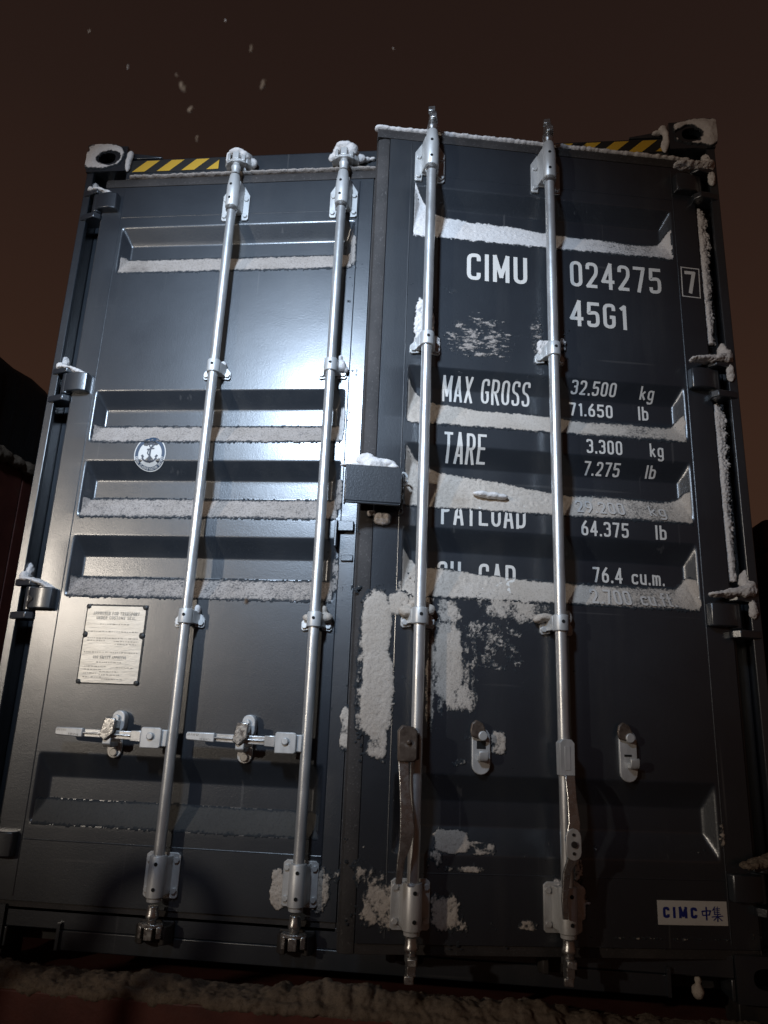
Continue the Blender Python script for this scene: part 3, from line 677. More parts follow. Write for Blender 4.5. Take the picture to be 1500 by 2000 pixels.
def ribbon(mb, pts, hw, mapf, lift):
    out = [pts[0]]
    for p in pts[1:]:
        d = (p-out[-1]).length; k = max(1, int(d/.006))
        a = out[-1].copy()
        for i in range(1, k+1): out.append(a+(p-a)*i/k)
    N_ = len(out); vs = []
    closed = (out[0]-out[-1]).length < 1e-7 and N_ > 3
    for i, p in enumerate(out):
        a = (p-out[i-1]) if i > 0 else (Vector((0, 0)) if not closed else out[0]-out[-2]); c = (out[i+1]-p) if i < N_-1 else (Vector((0, 0)) if not closed else out[1]-out[0])
        a = a.normalized() if a.length > 1e-9 else c.normalized(); c = c.normalized() if c.length > 1e-9 else a
        t_ = a+c
        if t_.length < 1e-6: t_ = a
        t_.normalize(); nr = Vector((-t_.y, t_.x)); kk = hw/max(.45, nr.dot(Vector((-a.y, a.x))))
        for sd in (1, -1):
            u = p+nr*kk*sd; vs.append(mapf(u.x, u.y, lift))
    mb.add(vs, [(2*i, 2*i+1, 2*i+3, 2*i+2) for i in range(N_-1)])
def text(s_, x0, x1, z0, z1, mapf, name, m, door, sw=.155, gap=.13, shear=0.0, parts=None):
    adv = 0; items = []
    for ch in s_:
        if ch == ' ': adv += .42; continue
        k, w_ = glyph(ch, sw); items.append((adv, k)); adv += w_+gap
    tot = adv-gap; sx_ = (x1-x0)/tot; sz_ = z1-z0; mb = MB(); j = 0; hw = sw*.5*min(sx_*1.0, sz_)*.5+sw*.5*max(min(sx_, sz_), .6*sz_)*.5
    for a, k in items:
        for pts, r, cl in k:
            pl = fillet(pts, r, cl)
            pl = [Vector((x0+(a+p.x)*sx_+shear*p.y*sz_, z0+p.y*sz_)) for p in pl]; 
            segs = [[pl[0]]]
            for i in range(1, len(pl)):
                segs[-1].append(pl[i])
                if i < len(pl)-1:
                    va, vc = pl[i]-pl[i-1], pl[i+1]-pl[i]
                    if va.length > 1e-9 and vc.length > 1e-9 and va.angle(vc) > R(58): segs.append([pl[i]])
            for q_, sg_ in enumerate(segs):
                sg_ = [p.copy() for p in sg_]
                if q_ > 0: sg_[0] += (sg_[0]-sg_[1]).normalized()*hw*.75
                if q_ < len(segs)-1: sg_[-1] += (sg_[-1]-sg_[-2]).normalized()*hw*.75
                ribbon(mb, sg_, hw, mapf, .0007+.00006*(j % 9)); j += 1
    me_o = mb.build(name, m, door); return me_o
def map_door(surf):                          # measured on the flat plane -> point where that sight line meets the pressed sheet
    def f(x, z, lift):
        zz = z
        for _ in range(4): zz = z + float(surf(np.array(x), np.array(zz)))*(z-.681)/2.42
        return (x, float(surf(np.array(x), np.array(zz)))-lift, zz)
    return f
mR = map_door(surfR); mL = map_door(surfL)
def mRs(x, z, lift): p = mR(x, z, lift); return (p[0], p[1]-.0037, p[2]+.002)
for s_, a, c, d, e, shr in (('CIMU', -.845, -.634, 2.153, 2.258, 0), ('024275', -.482, -.155, 2.163, 2.266, 0), ('45G1', -.486, -.288, 2.011, 2.108, 0),
        ('MAX GROSS', -.916, -.622, 1.697, 1.790, 0), ('32.500', -.484, -.330, 1.757, 1.810, 0), ('kg', -.246, -.198, 1.757, 1.806, 0), ('71.650', -.486, -.337, 1.682, 1.728, 0), ('lb', -.248, -.213, 1.683, 1.732, 0),
        ('TARE', -.912, -.775, 1.485, 1.594, 0), ('3.300', -.446, -.327, 1.553, 1.602, 0), ('kg', -.234, -.188, 1.556, 1.602, 0), ('7.275', -.449, -.329, 1.477, 1.526, 0), ('lb', -.241, -.207, 1.480, 1.526, 0),
        ('PAYLOAD', -.918, -.651, 1.284, 1.384, 0), ('64.375', -.473, -.320, 1.277, 1.325, 0), ('lb', -.232, -.196, 1.278, 1.325, 0),
        ('CU. CAP.', -.921, -.655, 1.080, 1.170, 0), ('76.4', -.427, -.331, 1.131, 1.179, 0), ('cu.m.', -.301, -.194, 1.131, 1.179, 0)):
    text(s_, a, c, d, e, mR, 'lettering', 'letter', doorR, .145 if e-d > .06 else .15, .15, shr)
for s_, a, c, d, e in (('29.200', -.484, -.325, 1.349, 1.388), ('kg', -.244, -.188, 1.352, 1.386), ('2.700', -.448, -.320, 1.062, 1.107), ('cu.ft.', -.290, -.176, 1.064, 1.106)):
    text(s_, a, c, d, e, mRs, 'lettering', 'letterdim', doorR, .15, .13)
text('7', -.066, -.026, 2.178, 2.268, mR, 'lettering', 'letter', doorR, .16)
mb = MB(); ribbon(mb, [Vector(p) for p in ((-.079, 2.165), (-.015, 2.163), (-.012, 2.279), (-.077, 2.281), (-.079, 2.165))], .0018, mR, .0007); mb.build('digit_frame', 'letter', doorR)

# maker's sticker
def flat(lift0): return lambda x, z, lift: (x, -lift0-lift, z)
mb = MB(); mb.box(-.294, -.094, -.0016, -.0004, .186, .247); mb.build('maker_sticker', 'sticker', doorR)
fl = flat(.0014)
text('CIMC', -.282, -.179, .203, .231, fl, 'sticker_print', 'navy', doorR, .26, .09)
mb = MB()
def st(pts, hw): ribbon(mb, [Vector((x, z)) for x, z in pts], hw, fl, .0007+.00006*len(mb.v) % .0006)
def br(cx, cz, sc, strokes):
    for hw, pts in strokes: st([(cx+u*sc, cz+w*sc) for u, w in pts], hw)
br(-.155, .216, .017, [(.0016, [(-.75, .35), (-.60, -.35)]), (.0019, [(-.75, .30), (.1, .42), (.70, .40), (.45, -.25)]), (.0015, [(-.58, -.28), (.45, -.18)]), (.0022, [(.02, 1.0), (.0, -1.0)])])
br(-.124, .215, .019, [(.0012, [(-.25, 1.0), (-.70, .45)]), (.0013, [(-.42, .70), (-.42, -.10)]), (.0010, [(.12, 1.0), (.02, .72)]), (.0012, [(-.42, .66), (.5, .74)]), (.0010, [(-.42, .42), (.42, .48)]), (.0010, [(-.42, .18), (.42, .24)]), (.0012, [(-.42, -.06), (.55, .0)]), (.0011, [(.06, .7), (.06, -.05)]), (.0014, [(-.85, -.38), (.90, -.24)]), (.0017, [(.05, -.05), (.03, -1.0)]), (.0013, [(-.05, -.40), (-.60, -.85)]), (.0013, [(.15, -.40), (.70, -.88)])])
mb.build('sticker_print', 'navy', doorR)

# round badge on the shut door: ring, anchor, ring lettering
EX, EZ, EA, EB_ = .424, 1.5705, .058, .0665
def ell(name, ra, rb, ra2, rb2, lift, m):
    mb = MB(); K = 40; vs = []; fs = []
    for i in range(K):
        a = 2*math.pi*i/K
        vs += [mL(EX+ra*math.cos(a), EZ+rb*math.sin(a), lift), mL(EX+ra2*math.cos(a), EZ+rb2*math.sin(a), lift), mL(EX+(ra+ra2)/2*math.cos(a), EZ+(rb+rb2)/2*math.sin(a), lift)]
    for i in range(K):
        j = (i+1) % K; fs += [(3*i, 3*j, 3*j+2, 3*i+2)]
        if ra2 > 0: fs += [(3*i+2, 3*j+2, 3*j+1, 3*i+1)]
    if ra2 == 0:
        vs.append(mL(EX, EZ, lift)); fs += [(3*i+2, 3*((i+1) % K)+2, 3*K) for i in range(K)]
    mb.add(vs, fs); return mb.build(name, m, doorL)
ell('badge', EA, EB_, 0, 0, .0007, 'sticker'); ell('badge_ring', EA*.94, EB_*.94, EA*.74, EB_*.74, .0012, 'ring')
mb = MB(); mk = lambda x, z, lf: mL(EX+x*EA, EZ+z*EB_, lf)
def sk(pts, hw, k=0): ribbon(mb, [Vector((u*EA, w*EB_)) for u, w in pts], hw*EA, lambda x, z, lf: mL(EX+x, EZ+z, lf), .0012+.00006*k)
arcp = lambda cx, cz, rx, rz, a0, a1, K=10: [(cx+rx*math.cos(R(a0+(a1-a0)*i/K)), cz+rz*math.sin(R(a0+(a1-a0)*i/K))) for i in range(K+1)]
sk([(0, .38), (-.02, -.42)], .055, 0); sk(arcp(-.02, -.02, .50, .42, 205, 335), .055, 1); sk([(-.50, -.05), (-.40, -.20)], .07, 2); sk([(.48, -.05), (.36, -.18)], .07, 3)
sk([(-.14, -.36), (0, -.46), (.12, -.36)], .05, 4); sk(arcp(.0, .48, .09, .09, 0, 360), .03, 5); sk([(-.22, .26), (.24, .32)], .04, 6)
sk([(-.26, .46), (-.16, .60), (.04, .64), (.20, .52), (.08, .36), (-.12, .22), (-.16, .04), (-.02, -.10), (.02, -.24)], .035, 7); sk([(.2, .52), (.32, .62)], .025, 8)
mb.build('badge_anchor', 'ink', doorL)
mb = MB(); word = 'CHINA CLASSIFICATION SOCIETY'; K = len(word)
for i, ch in enumerate(word):
    if ch == ' ': continue
    a = R(192+ (156)*i/(K-1)); k_, w_ = glyph(ch, .2)
    for pts, r_, cl in k_:
        pl = []
        for p in fillet(pts, r_, cl):
            u = (p.x-w_/2)*.0105; v = (p.y-.5)*.0095
            rr0 = .84; bx_, bz_ = EA*rr0*math.cos(a), EB_*rr0*math.sin(a)
            tx, tz = -math.sin(a), math.cos(a); nx_, nz_ = -math.cos(a), -math.sin(a)
            pl.append(Vector((EX+bx_+tx*u+nx_*v, EZ+bz_+tz*u+nz_*v)))
        ribbon(mb, pl, .0008, mL, .0017+.00002*(i % 5))
mb.build('badge_print', 'sticker', doorL)

# data plate
PX0, PX1, PZ0, PZ1 = .282, .484, .778, 1.028
mb = MB(); mb.box(PX0-.005, PX1+.005, -.002, -.0004, PZ0-.004, PZ1+.006); 
pf = mb.build('plate_backing', 'black', doorL)
nt = .012
pts = [(PX0+nt, PZ0), (PX1-nt, PZ0), (PX1-nt*.3, PZ0+nt*.4), (PX1, PZ0+nt)]
zc = (PZ0+PZ1)/2+.030
pts += [(PX1, zc-.012), (PX1-.011, zc-.008), (PX1-.013, zc), (PX1-.011, zc+.008), (PX1, zc+.012), (PX1, PZ1-nt), (PX1-nt*.4, PZ1-nt*.6), (PX1-nt, PZ1), (PX0+nt, PZ1), (PX0+nt*.6, PZ1-nt*.6), (PX0, PZ1-nt)]
pts += [(PX0, zc+.012), (PX0+.011, zc+.008), (PX0+.013, zc), (PX0+.011, zc-.008), (PX0, zc-.012), (PX0, PZ0+nt), (PX0+nt*.6, PZ0+nt*.5)]
MB().prism(pts, 'y', -.0042, -.0021).build('data_plate', 'plate', doorL)
for x in (PX0+.003, PX1-.003):
    for z in (PZ0+.003, zc, PZ1-.002):
        MB().tube([(x, -.0021, z), (x, -.0055, z), (x, -.007, z)], [.0085, .008, .004], 10).build('rivet', 'black', doorL, smooth=True)
fp = flat(.0041)
text('APPROVED FOR TRANSPORT', PX0+.022, PX1-.020, PZ1-.030, PZ1-.0185, fp, 'plate_print', 'plateink', doorL, .18)
text('UNDER CUSTOMS SEAL', PX0+.034, PX1-.030, PZ1-.044, PZ1-.0335, fp, 'plate_print', 'plateink', doorL, .18)
text('CSC SAFETY APPROVAL', PX0+.042, PX1-.046, PZ0+.078, PZ0+.087, fp, 'plate_print', 'plateink', doorL, .18)
mb = MB()
for i, (a, c, z) in enumerate(((.05, .150, PZ1-.060), (.012, .185, PZ1-.0845), (.012, .19, PZ1-.106), (.012, .075, PZ1-.114), (.105, .19, PZ1-.116), (.108, .185, PZ1-.125), (.008, .194, PZ1-.152), (.055, .140, PZ0+.066), (.016, .09, PZ0+.052), (.125, .185, PZ0+.050), (.016, .075, PZ0+.042), (.07, .135, PZ0+.036), (.016, .06, PZ0+.030), (.07, .14, PZ0+.026), (.016, .08, PZ0+.018), (.08, .15, PZ0+.012))):
    x = PX0+a
    while x < PX0+c:                          # lines of stamped characters
        w_ = rnd.uniform(.003, .011); ribbon(mb, [Vector((x, z+rnd.uniform(-.0004, .0004))), Vector((min(x+w_, PX0+c), z))], rnd.uniform(.0009, .0019), fp, .0007); x += w_+rnd.uniform(.002, .004)
mb.build('plate_print', 'plateink', doorL)['kind'] = 'stuff'
# lever tip print: worn, unreadable stamped characters
for Zf, xt in TIPS:
    lf = flat(.0708)
    for xa, zo in ((.006, .0045), (.046, -.0065)):
        mb = MB(); x = xt+xa
        while x < xt+xa+.034:
            w_ = rnd.uniform(.002, .005); z = Zf(x)+zo
            ribbon(mb, [Vector((x, z-.003)), Vector((x, z+.003)), Vector((x+w_*.7, z+rnd.uniform(-.003, .003)))], .0007, lf, .0007); x += w_+.0016
        mb.build('lever_print', 'plateink', doorL)

# warning stripes on the header
def stripes(x0, x1, z0, z1, flip):
    y = .0110
    mb = MB(); mb.box(x0, x1, y-.0008, y+.0005, z0-.004, z1+.003); mb.build('stripe_band', 'black', box_root)
    h = z1-z0; p = .103; w_ = .053; sh = .058; x = x0-.045+(.002 if flip else .055)
    while x < x1:
        pl = [(x, z0), (x+w_, z0), (x+w_+sh, z1), (x+sh, z1)]
        # clip to the band
        def clip(P_, xc, keep_less):
            out = []
            for i in range(len(P_)):
                a, c = P_[i], P_[(i+1) % len(P_)]; ia = (a[0] <= xc) == keep_less or a[0] == xc; ic = (c[0] <= xc) == keep_less or c[0] == xc
                if ia: out.append(a)
                if ia != ic:
                    t_ = (xc-a[0])/(c[0]-a[0]); out.append((xc, a[1]+(c[1]-a[1])*t_))
            return out
        pl = clip(pl, x1-.001, True); pl = clip(pl, x0+.001, False) if pl else pl
        if len(pl) > 2: mb = MB(); mb.add([(u, y-.0016, w) for u, w in pl], [tuple(range(len(pl)))]); mb.build('stripe', 'yellow', box_root)
        x += p
stripes(.176, .545, 2.783, 2.834, False); stripes(1.86, W-.176, 2.783, 2.834, True)

# ================================================================== SNOW lying on the container
I3 = MWC
def ledge(name, m, label, x0, x1, surf, rec, topf, mw, seed, grain, low=.004, thin=None, wob=.006, covf=lambda X: 1.0+0*X, tk=.0025):
    """snow resting on the up-facing slope of one pressed recess, filling it up to topf(x)"""
    a, b_, c, d = rec
    def ys(X, Z, B):
        n1 = fbm(X*1.0, Z*1.6, 26, seed, 4); n2 = fbm(X, Z*1.5, 120, seed+5, 3); n3 = fbm(X, Z*.6, 9, seed+9, 3)
        zt = topf(X) + (n3-.5)*wob + (n2-.5)*.010
        zl = d - low + (n2-.5)*.012 + (n1-.5)*.004
        t = (Z-zl)/np.maximum(zt-zl, .01)
        Y = -.001-tk + (DEP+.0015+tk)*np.clip(t, -1, 1.4)**1.0 - (n1-.5)*grain*2 - (n2-.5)*grain*1.5
        Y = np.minimum(Y, B-tk*.6-(n2-.45)*grain*1.2) if thin is None else np.where(n2 > thin(X), np.minimum(Y, B-.0022-(n2-.5)*.004), np.maximum(Y, B+.001))
        e = np.minimum(sst(x0, x0+.02, X), 1-sst(x1-.02, x1, X))
        ok = (Z > zl) & (Z < zt) & (e > .02 + (n1-.5)*.1)
        cv = np.minimum(sst(-.002, .016, Z-zl), sst(-.002, .014, zt-Z))*covf(X)
        return np.where(ok, Y, 9), cv
    o = sheet(name, m, x0, x1, d-.02, c+.16, .0034, surf, ys)
    if o: place(o, mw); tag(o, label, 'snow', kind='stuff')
    return o
names = ['uppermost', 'second', 'third', 'fourth', 'lowest']
for i, rec in enumerate(RECS):
    a, b_, c, d = rec
    if i < 4:
        ledge('snow', 'grain', 'thin grainy snow on the %s ledge of the closed door' % names[i], LXA+.004, LXB-.002, surfL, rec, lambda X, c=c: c+.003+0*X, I3, 40+i*31, .0010, .006, None, .005, lambda X, i=i: (.86-.07*i)+.0*X, .0016)
    else:
        ledge('snow', 'dust', 'grey dusting on the lowest ledge of the closed door', LXA+.004, LXB-.002, surfL, rec, lambda X, c=c: c+.004+0*X, I3, 40+i*31, .0006, .004, None, .004, lambda X: 1.0+0*X, .0012)
# drifts on the ajar door: heaped towards its free edge
tops = [lambda X, c: c-.004 + .105*np.exp(-(X+1.03)/.045) + .036*np.clip((-X-.25)/.75, 0, 1) + .05*np.exp(-((X+.10)/.030)**2),
        lambda X, c: c-.012 + .070*np.exp(-(X+1.03)/.03) + .026*np.clip((-X-.45)/.5, 0, 1) + .045*np.exp(-((X+.10)/.030)**2),
        lambda X, c: c+.006 + .075*np.exp(-(X+1.03)/.045) + .042*np.clip((-X-.50)/.45, 0, 1) + .03*np.exp(-((X+.10)/.03)**2),
        lambda X, c: c-.004 + .060*np.exp(-(X+1.03)/.04) + .022*np.clip((-X-.55)/.4, 0, 1) + .04*np.exp(-((X+.12)/.03)**2)]
for i in range(4):
    c = RECS[i][2]
    ledge('snow', 'dirty' if i else 'snow', 'drifted dirty snow on the %s ledge of the door ajar' % names[i], RXA+.002, RXB-.001, surfR, RECS[i],
          lambda X, c=c, f=tops[i]: f(X, c), MWR, 200+i*37, .0010, .008, None, .016, lambda X: .62+.55*np.clip((-X-.30)/.35, 0, 1)+.3*np.exp(-((X+.12)/.04)**2), .0018)

def patch(name, m, label, rects, surf, mw, seed, thick=.006, thr=.5, sc=30, conv=on_door, step=.0027, stretch=(1, 1), soft=.35, hard=0.0, covk=1.8):
    """ragged snow blown against a steel face: rects are photo rectangles or slanted ellipses on that face"""
    el = []
    for (xa, ya, xb, yb, wgt) in rects:
        p0 = conv(xa, ya); p1 = conv(xb, yb)
        el.append(((p0[0]+p1[0])/2, (p0[1]+p1[1])/2, abs(p1[0]-p0[0])/2, abs(p0[1]-p1[1])/2, wgt))
    x0 = min(e[0]-e[2]*1.3 for e in el)-.02; x1 = max(e[0]+e[2]*1.3 for e in el)+.02
    z0 = min(e[1]-e[3]*1.3 for e in el)-.02; z1 = max(e[1]+e[3]*1.3 for e in el)+.02
    def ys(X, Z, B):
        F = np.zeros_like(X)-1
        for cx, cz, rx, rz, wgt in el:
            dd = ((np.abs(X-cx)/rx)**3.2 + (np.abs(Z-cz)/rz)**3.2)**(1/3.2)
            F = np.maximum(F, (1-sst(1-soft, 1+soft*.6, dd))*wgt)
        n1 = .55*fbm(X*stretch[0], Z*stretch[1], sc, seed, 5, .68)+.45*fbm(X*stretch[0], Z*stretch[1], sc*2.7, seed+7, 4, .68); n2 = fbm(X, Z, 190, seed+3, 3)
        T = F*(1+hard) + (n1-.5)*2.6*(1-.35*np.clip(F, 0, 1)) - thr
        Y = B - thick*np.clip(T, 0, 1.2)**.7*(.9+.2*n2) - (n2-.5)*.0012
        return np.where(T > 0, Y, 9), np.clip(T*covk, 0, 1.1)
    o = sheet(name, m, x0, x1, z0, z1, step, surf, ys)
    if o: place(o, mw); tag(o, label, 'snow', kind='stuff')
    return o
flat0 = lambda X, Z: 0*X
patch('snow', 'dirty', 'tall furry strip of snow down the free edge of the door ajar', [(708, 1148, 764, 1300, 1.3), (706, 1250, 766, 1450, 1.3), (716, 1400, 758, 1490, .85), (700, 1200, 712, 1470, .62), (755, 1150, 800, 1205, 1.0)], flat0, MWR, 11, .0045, .48, 30, soft=.42, hard=.25, covk=1.4)
patch('snow', 'dirty', 'ragged snow crust under the fourth ledge of the door ajar', [(770, 1120, 850, 1210, 1.3), (850, 1160, 905, 1225, 1.0), (930, 1155, 1078, 1225, 1.0), (850, 1145, 1078, 1185, .9), (880, 1185, 1040, 1330, .52), (900, 1200, 1000, 1270, .72)], surfR, MWR, 23, .0016, .40, 34, stretch=(1, 1), soft=.6, covk=1.15)
patch('snow', 'dirty', 'upright smear of snow beside the inner locking rod of the door ajar', [(846, 1200, 908, 1395, 1.35), (866, 1330, 930, 1398, 1.2), (832, 1220, 850, 1440, .95), (895, 1210, 936, 1395, .62)], surfR, MWR, 37, .0016, .38, 30, stretch=(1.5, .6), soft=.6, covk=1.15)
patch('snow', 'dirty', 'ragged snow around the inner handle catch of the door ajar', [(956, 1425, 990, 1478, 1.0), (905, 1425, 930, 1450, .62), (880, 1480, 915, 1500, .55)], surfR, MWR, 41, .006, .5, 45)
patch('snow', 'dirty', 'tapering snow drift low on the door ajar beside its rod', [(848, 1620, 925, 1672, 1.2), (900, 1640, 972, 1676, .8)], surfR, MWR, 43, .006, .5, 30, stretch=(.7, 1.4))
patch('snow', 'dirty', 'crusted snow at the bottom corner of the door ajar', [(700, 1720, 800, 1822, 1.0), (690, 1690, 760, 1740, .62), (830, 1660, 870, 1700, .6), (836, 1740, 900, 1822, .85), (860, 1690, 960, 1706, .66), (880, 1795, 915, 1824, .6), (1010, 1795, 1058, 1822, .8)], surfR, MWR, 47, .0045, .42, 28, stretch=(1.2, .8), soft=.5, covk=1.7)
patch('snow', 'snow', 'snow packed behind the lower bearing of the outer rod on the door ajar', [(1066, 1712, 1150, 1815, 1.15), (1120, 1670, 1140, 1740, .7)], surfR, MWR, 53, .012, .45, 30)
patch('snow', 'grain', 'streaky frost below the owner code on the door ajar', [(865, 610, 1010, 712, .46), (900, 640, 980, 705, .56), (860, 555, 895, 575, .40), (1035, 610, 1062, 700, .5)], surfR, MWR, 59, .004, .40, 46, stretch=(.55, 1.5))
patch('snow', 'snow', 'snow packed above the inner rod guide on the door ajar', [(808, 575, 850, 690, 1.05), (806, 650, 862, 690, 1.0)], surfR, MWR, 61, .016, .5, 40)
patch('snow', 'snow', 'snow packed beside the outer rod guide on the door ajar', [(1046, 665, 1080, 700, 1.1), (1092, 660, 1106, 695, .7)], surfR, MWR, 62, .022, .45, 34)
patch('snow', 'dirty', 'patchy snow around the lower bearing of the inner rod on the closed door', [(530, 1690, 556, 1778, 1.0), (604, 1690, 645, 1782, .95), (640, 1690, 664, 1730, .6)], flat0, I3, 67, .008, .48, 40, on_wall)
patch('snow', 'dirty', 'small ragged snow streak along the free edge of the closed door', [(664, 1375, 690, 1470, 1.0)], flat0, I3, 71, .008, .45, 26, on_wall)
patch('snow', 'snow', 'snow on the badge side end of the second ledge of the closed door', [(663, 790, 672, 862, 1.0)], surfL, I3, 73, .006, .42, 40, on_wall)
patch('snow', 'grain', 'snow in the ends of the third and fourth ledges of the closed door', [(656, 935, 668, 1000, .9), (648, 1085, 660, 1160, .85), (685, 455, 694, 520, 1.0)], surfL, I3, 79, .006, .45, 40, on_wall)
patch('snow', 'dirty', 'thin snow in the lower hinge side corner of the door ajar', [(1400, 1600, 1418, 1660, .75), (1330, 1655, 1415, 1685, .35)], surfR, MWR, 83, .004, .48, 40)
patch('snow', 'dirty', 'frost along the bottom edge of the door ajar', [(1170, 1828, 1445, 1840, .60)], flat0, MWR, 84, .006, .5, 40)
patch('snow', 'snow', 'bright snow clump under the lock box', [(728, 1000, 762, 1028, 1.2), (716, 996, 735, 1012, 1.0)], flat0, MWR, 85, .020, .42, 24, soft=.3)
# snow caps and lumps on castings, hinges, cams, guides
def ring_snow(x0, z0, label, seed, skew):
    cx, cz = x0+.081, z0+.063
    def ys(X, Z, B):
        n1 = fbm(X, Z, 26, seed, 4); n2 = fbm(X, Z, 120, seed+2, 3)
        hole = np.hypot((X-cx)/.040, (Z-cz)/.029)
        edge = np.minimum(np.minimum(X-x0, x0+.162-X), np.minimum(Z-z0-.022, z0+.124-Z))
        edge = (1-((np.abs(X-cx)/.086)**3+(np.abs(Z-cz-.006)/.060)**3)**(1/3))*.06
        T = np.minimum((hole-1)*.03, edge) + (n1-.5)*.026 + skew*(X-cx)*.14
        Y = B-.003-np.clip(T, 0, .03)**.6*.075*(.7+.6*n1)-(n2-.5)*.0015
        return np.where(T > .003, Y, 9), sst(.002, .012, T)*1.1
    o = sheet('snow', 'snow', x0-.004, x0+.166, z0-.004, z0+.126, .0032, lambda X, Z: 0*X-.004, ys); place(o, I3); tag(o, label, 'snow', kind='stuff')
ring_snow(-.002, H-.116, 'snow plastered round the hole of the upper corner casting above the closed door', 91, -1)
ring_snow(W-.160, H-.116, 'snow plastered round the hole of the upper corner casting above the door ajar', 92, 1)
def cap(label, blobs, mw, m='snow', **k): return tag(lumps('snow', m, blobs, mw, **k), label, 'snow', kind='stuff')
for i, zt in enumerate(HZ):
    o_ = ['uppermost', 'second', 'third', 'lowest'][i]
    bl = [(.036+.008*j, .004-.006*math.sin(j*.3), zt+.027-.0002*j*j, .016, .026, .008) for j in range(14)] + [(.032, .030, zt+.055, .014, .02, .034), (.028, .012, zt+.036, .016, .018, .02)]
    if i < 3: cap('snow cap on the %s hinge of the closed door' % o_, bl, I3, voxel=.003, disp=.010, dsize=.018)
    bl = [(W-.034-.010*j, .006-.004*j, zt+.034-.0016*j, .020, .034-.001*j, max(.006, .020-.0014*j)) for j in range(12)] + [(W-.030, .020, zt+.060, .020, .02, .046), (W-.026, .004, zt+.040, .020, .02, .030), (W-.024, -.004, zt-.020, .013, .010, .034)]
    if i == 3: bl = bl[:9]
    cap('snow heaped on the %s hinge of the door ajar' % o_, bl, I3, 'snow' if i < 3 else 'brown', voxel=.003, disp=.014, dsize=.020)
def strip(label, z0, z1, seed):
    def ys(X, Z, B):
        n1 = fbm(X, Z, 40, seed, 4, .65); n2 = fbm(X, Z*1.6, 170, seed+3, 4, .7); t = (Z-z0)/(z1-z0)
        xc = W-.066; hw = .017+.013*t
        T = 1-np.abs(X-xc)/hw + (n1-.5)*1.0 + (n2-.5)*.9 - .6*sst(.9, 1.05, t)
        return np.where((T > 0) & (t > 0), B-.004-.020*np.clip(T, 0, 1)**.5-(n2-.5)*.004, 9), np.clip(T*2.2, 0, 1.1)
    o = sheet('snow', 'snow', W-.12, W-.02, z0-.005, z1+.01, .0026, lambda X, Z: .045+0*X, ys); place(o, I3); tag(o, label, 'snow', kind='stuff')
strip('furry upright snow strip between the upper hinges of the door ajar', 1.99, 2.53, 1)
strip('furry upright snow strip between the middle hinges of the door ajar', 1.16, 1.76, 2)
cap('snow beside the upper corner casting over the door ajar', [(W-.170, .004, 2.83, .012, .014, .046), (W-.180, .004, 2.872, .016, .014, .020), (W-.20, .008, 2.862, .020, .014, .008), (W-.178, .004, 2.80, .014, .010, .03)], I3, voxel=.004, disp=.006)
cap('snow beside the upper corner casting over the closed door', [(.168, .004, 2.83, .012, .012, .05), (.175, .004, 2.855, .010, .012, .025)], I3, voxel=.004, disp=.006)
cap('snow over the outer upper cam of the closed door', [(.640, -.050, 2.800, .034, .026, .012), (.668, -.040, 2.788, .020, .028, .018), (.684, -.012, 2.780, .026, .02, .022), (.604, -.048, 2.778, .007, .014, .026)], I3, voxel=.0035, disp=.006)
cap('snow over the inner upper cam of the closed door', [(1.062, -.050, 2.806, .040, .030, .018), (1.090, -.046, 2.794, .022, .028, .026), (1.030, -.050, 2.786, .014, .016, .020), (1.012, -.044, 2.766, .012, .014, .018), (1.112, -.012, 2.782, .028, .02, .016), (1.142, .002, 2.790, .013, .012, .010), (1.164, .004, 2.794, .012, .01, .008)], I3, voxel=.0035, disp=.008)
cap('snow on the upper inner rod guide of the closed door', [(1.096, -.020, 1.893, .016, .022, .022), (1.090, -.022, 1.918, .008, .016, .018), (1.108, -.014, 1.884, .010, .012, .014)], I3, voxel=.003, disp=.008)
cap('dirty snow on the lower inner rod guide of the closed door', [(1.095, -.020, 1.006, .020, .022, .016), (1.086, -.018, 1.030, .010, .016, .016), (1.030, -.014, 1.004, .014, .014, .012)], I3, 'dirty', voxel=.003, disp=.006)
cap('snow on the lower outer rod guide of the closed door', [(.664, -.016, 1.022, .010, .014, .016)], I3, voxel=.003, disp=.005)
cap('snow on the upper outer rod guide of the closed door', [(.662, -.014, 1.908, .012, .014, .012)], I3, voxel=.003, disp=.004)
cap('snow heaped on top of the lock box', [(-1.132, -.034, 1.447, .040, .030, .026), (-1.100, -.030, 1.452, .036, .03, .018), (-1.160, -.016, 1.470, .030, .016, .024), (-1.075, -.034, 1.440, .022, .028, .012), (-1.19, -.05, 1.436, .05, .02, .006)], MWR, voxel=.004, disp=.012)
cap('small snow clump beside the lock box joint', [(1.176, -.010, 1.455, .012, .012, .020), (1.184, -.010, 1.436, .008, .010, .014)], I3, voxel=.003, disp=.008)
cap('dirty snow on the lower inner rod guide of the door ajar', [(-1.018, -.016, 1.006, .024, .022, .020), (-.950, -.016, 1.016, .018, .018, .018), (-.985, -.018, 1.032, .03, .018, .012)], MWR, 'dirty', voxel=.004, disp=.010)
cap('dirty snow on the lower outer rod guide of the door ajar', [(-.602, -.020, 1.010, .030, .022, .012), (-.620, -.016, 1.002, .018, .018, .010), (-.528, -.014, 1.014, .012, .012, .024)], MWR, 'dirty', voxel=.0035, disp=.006)
cap('small bright snow dab stuck on the third ledge of the door ajar', [(-.790, .006, 1.392, .030, .016, .010), (-.760, .007, 1.390, .035, .016, .011), (-.728, .008, 1.388, .024, .015, .009)], MWR, voxel=.003, disp=.006)
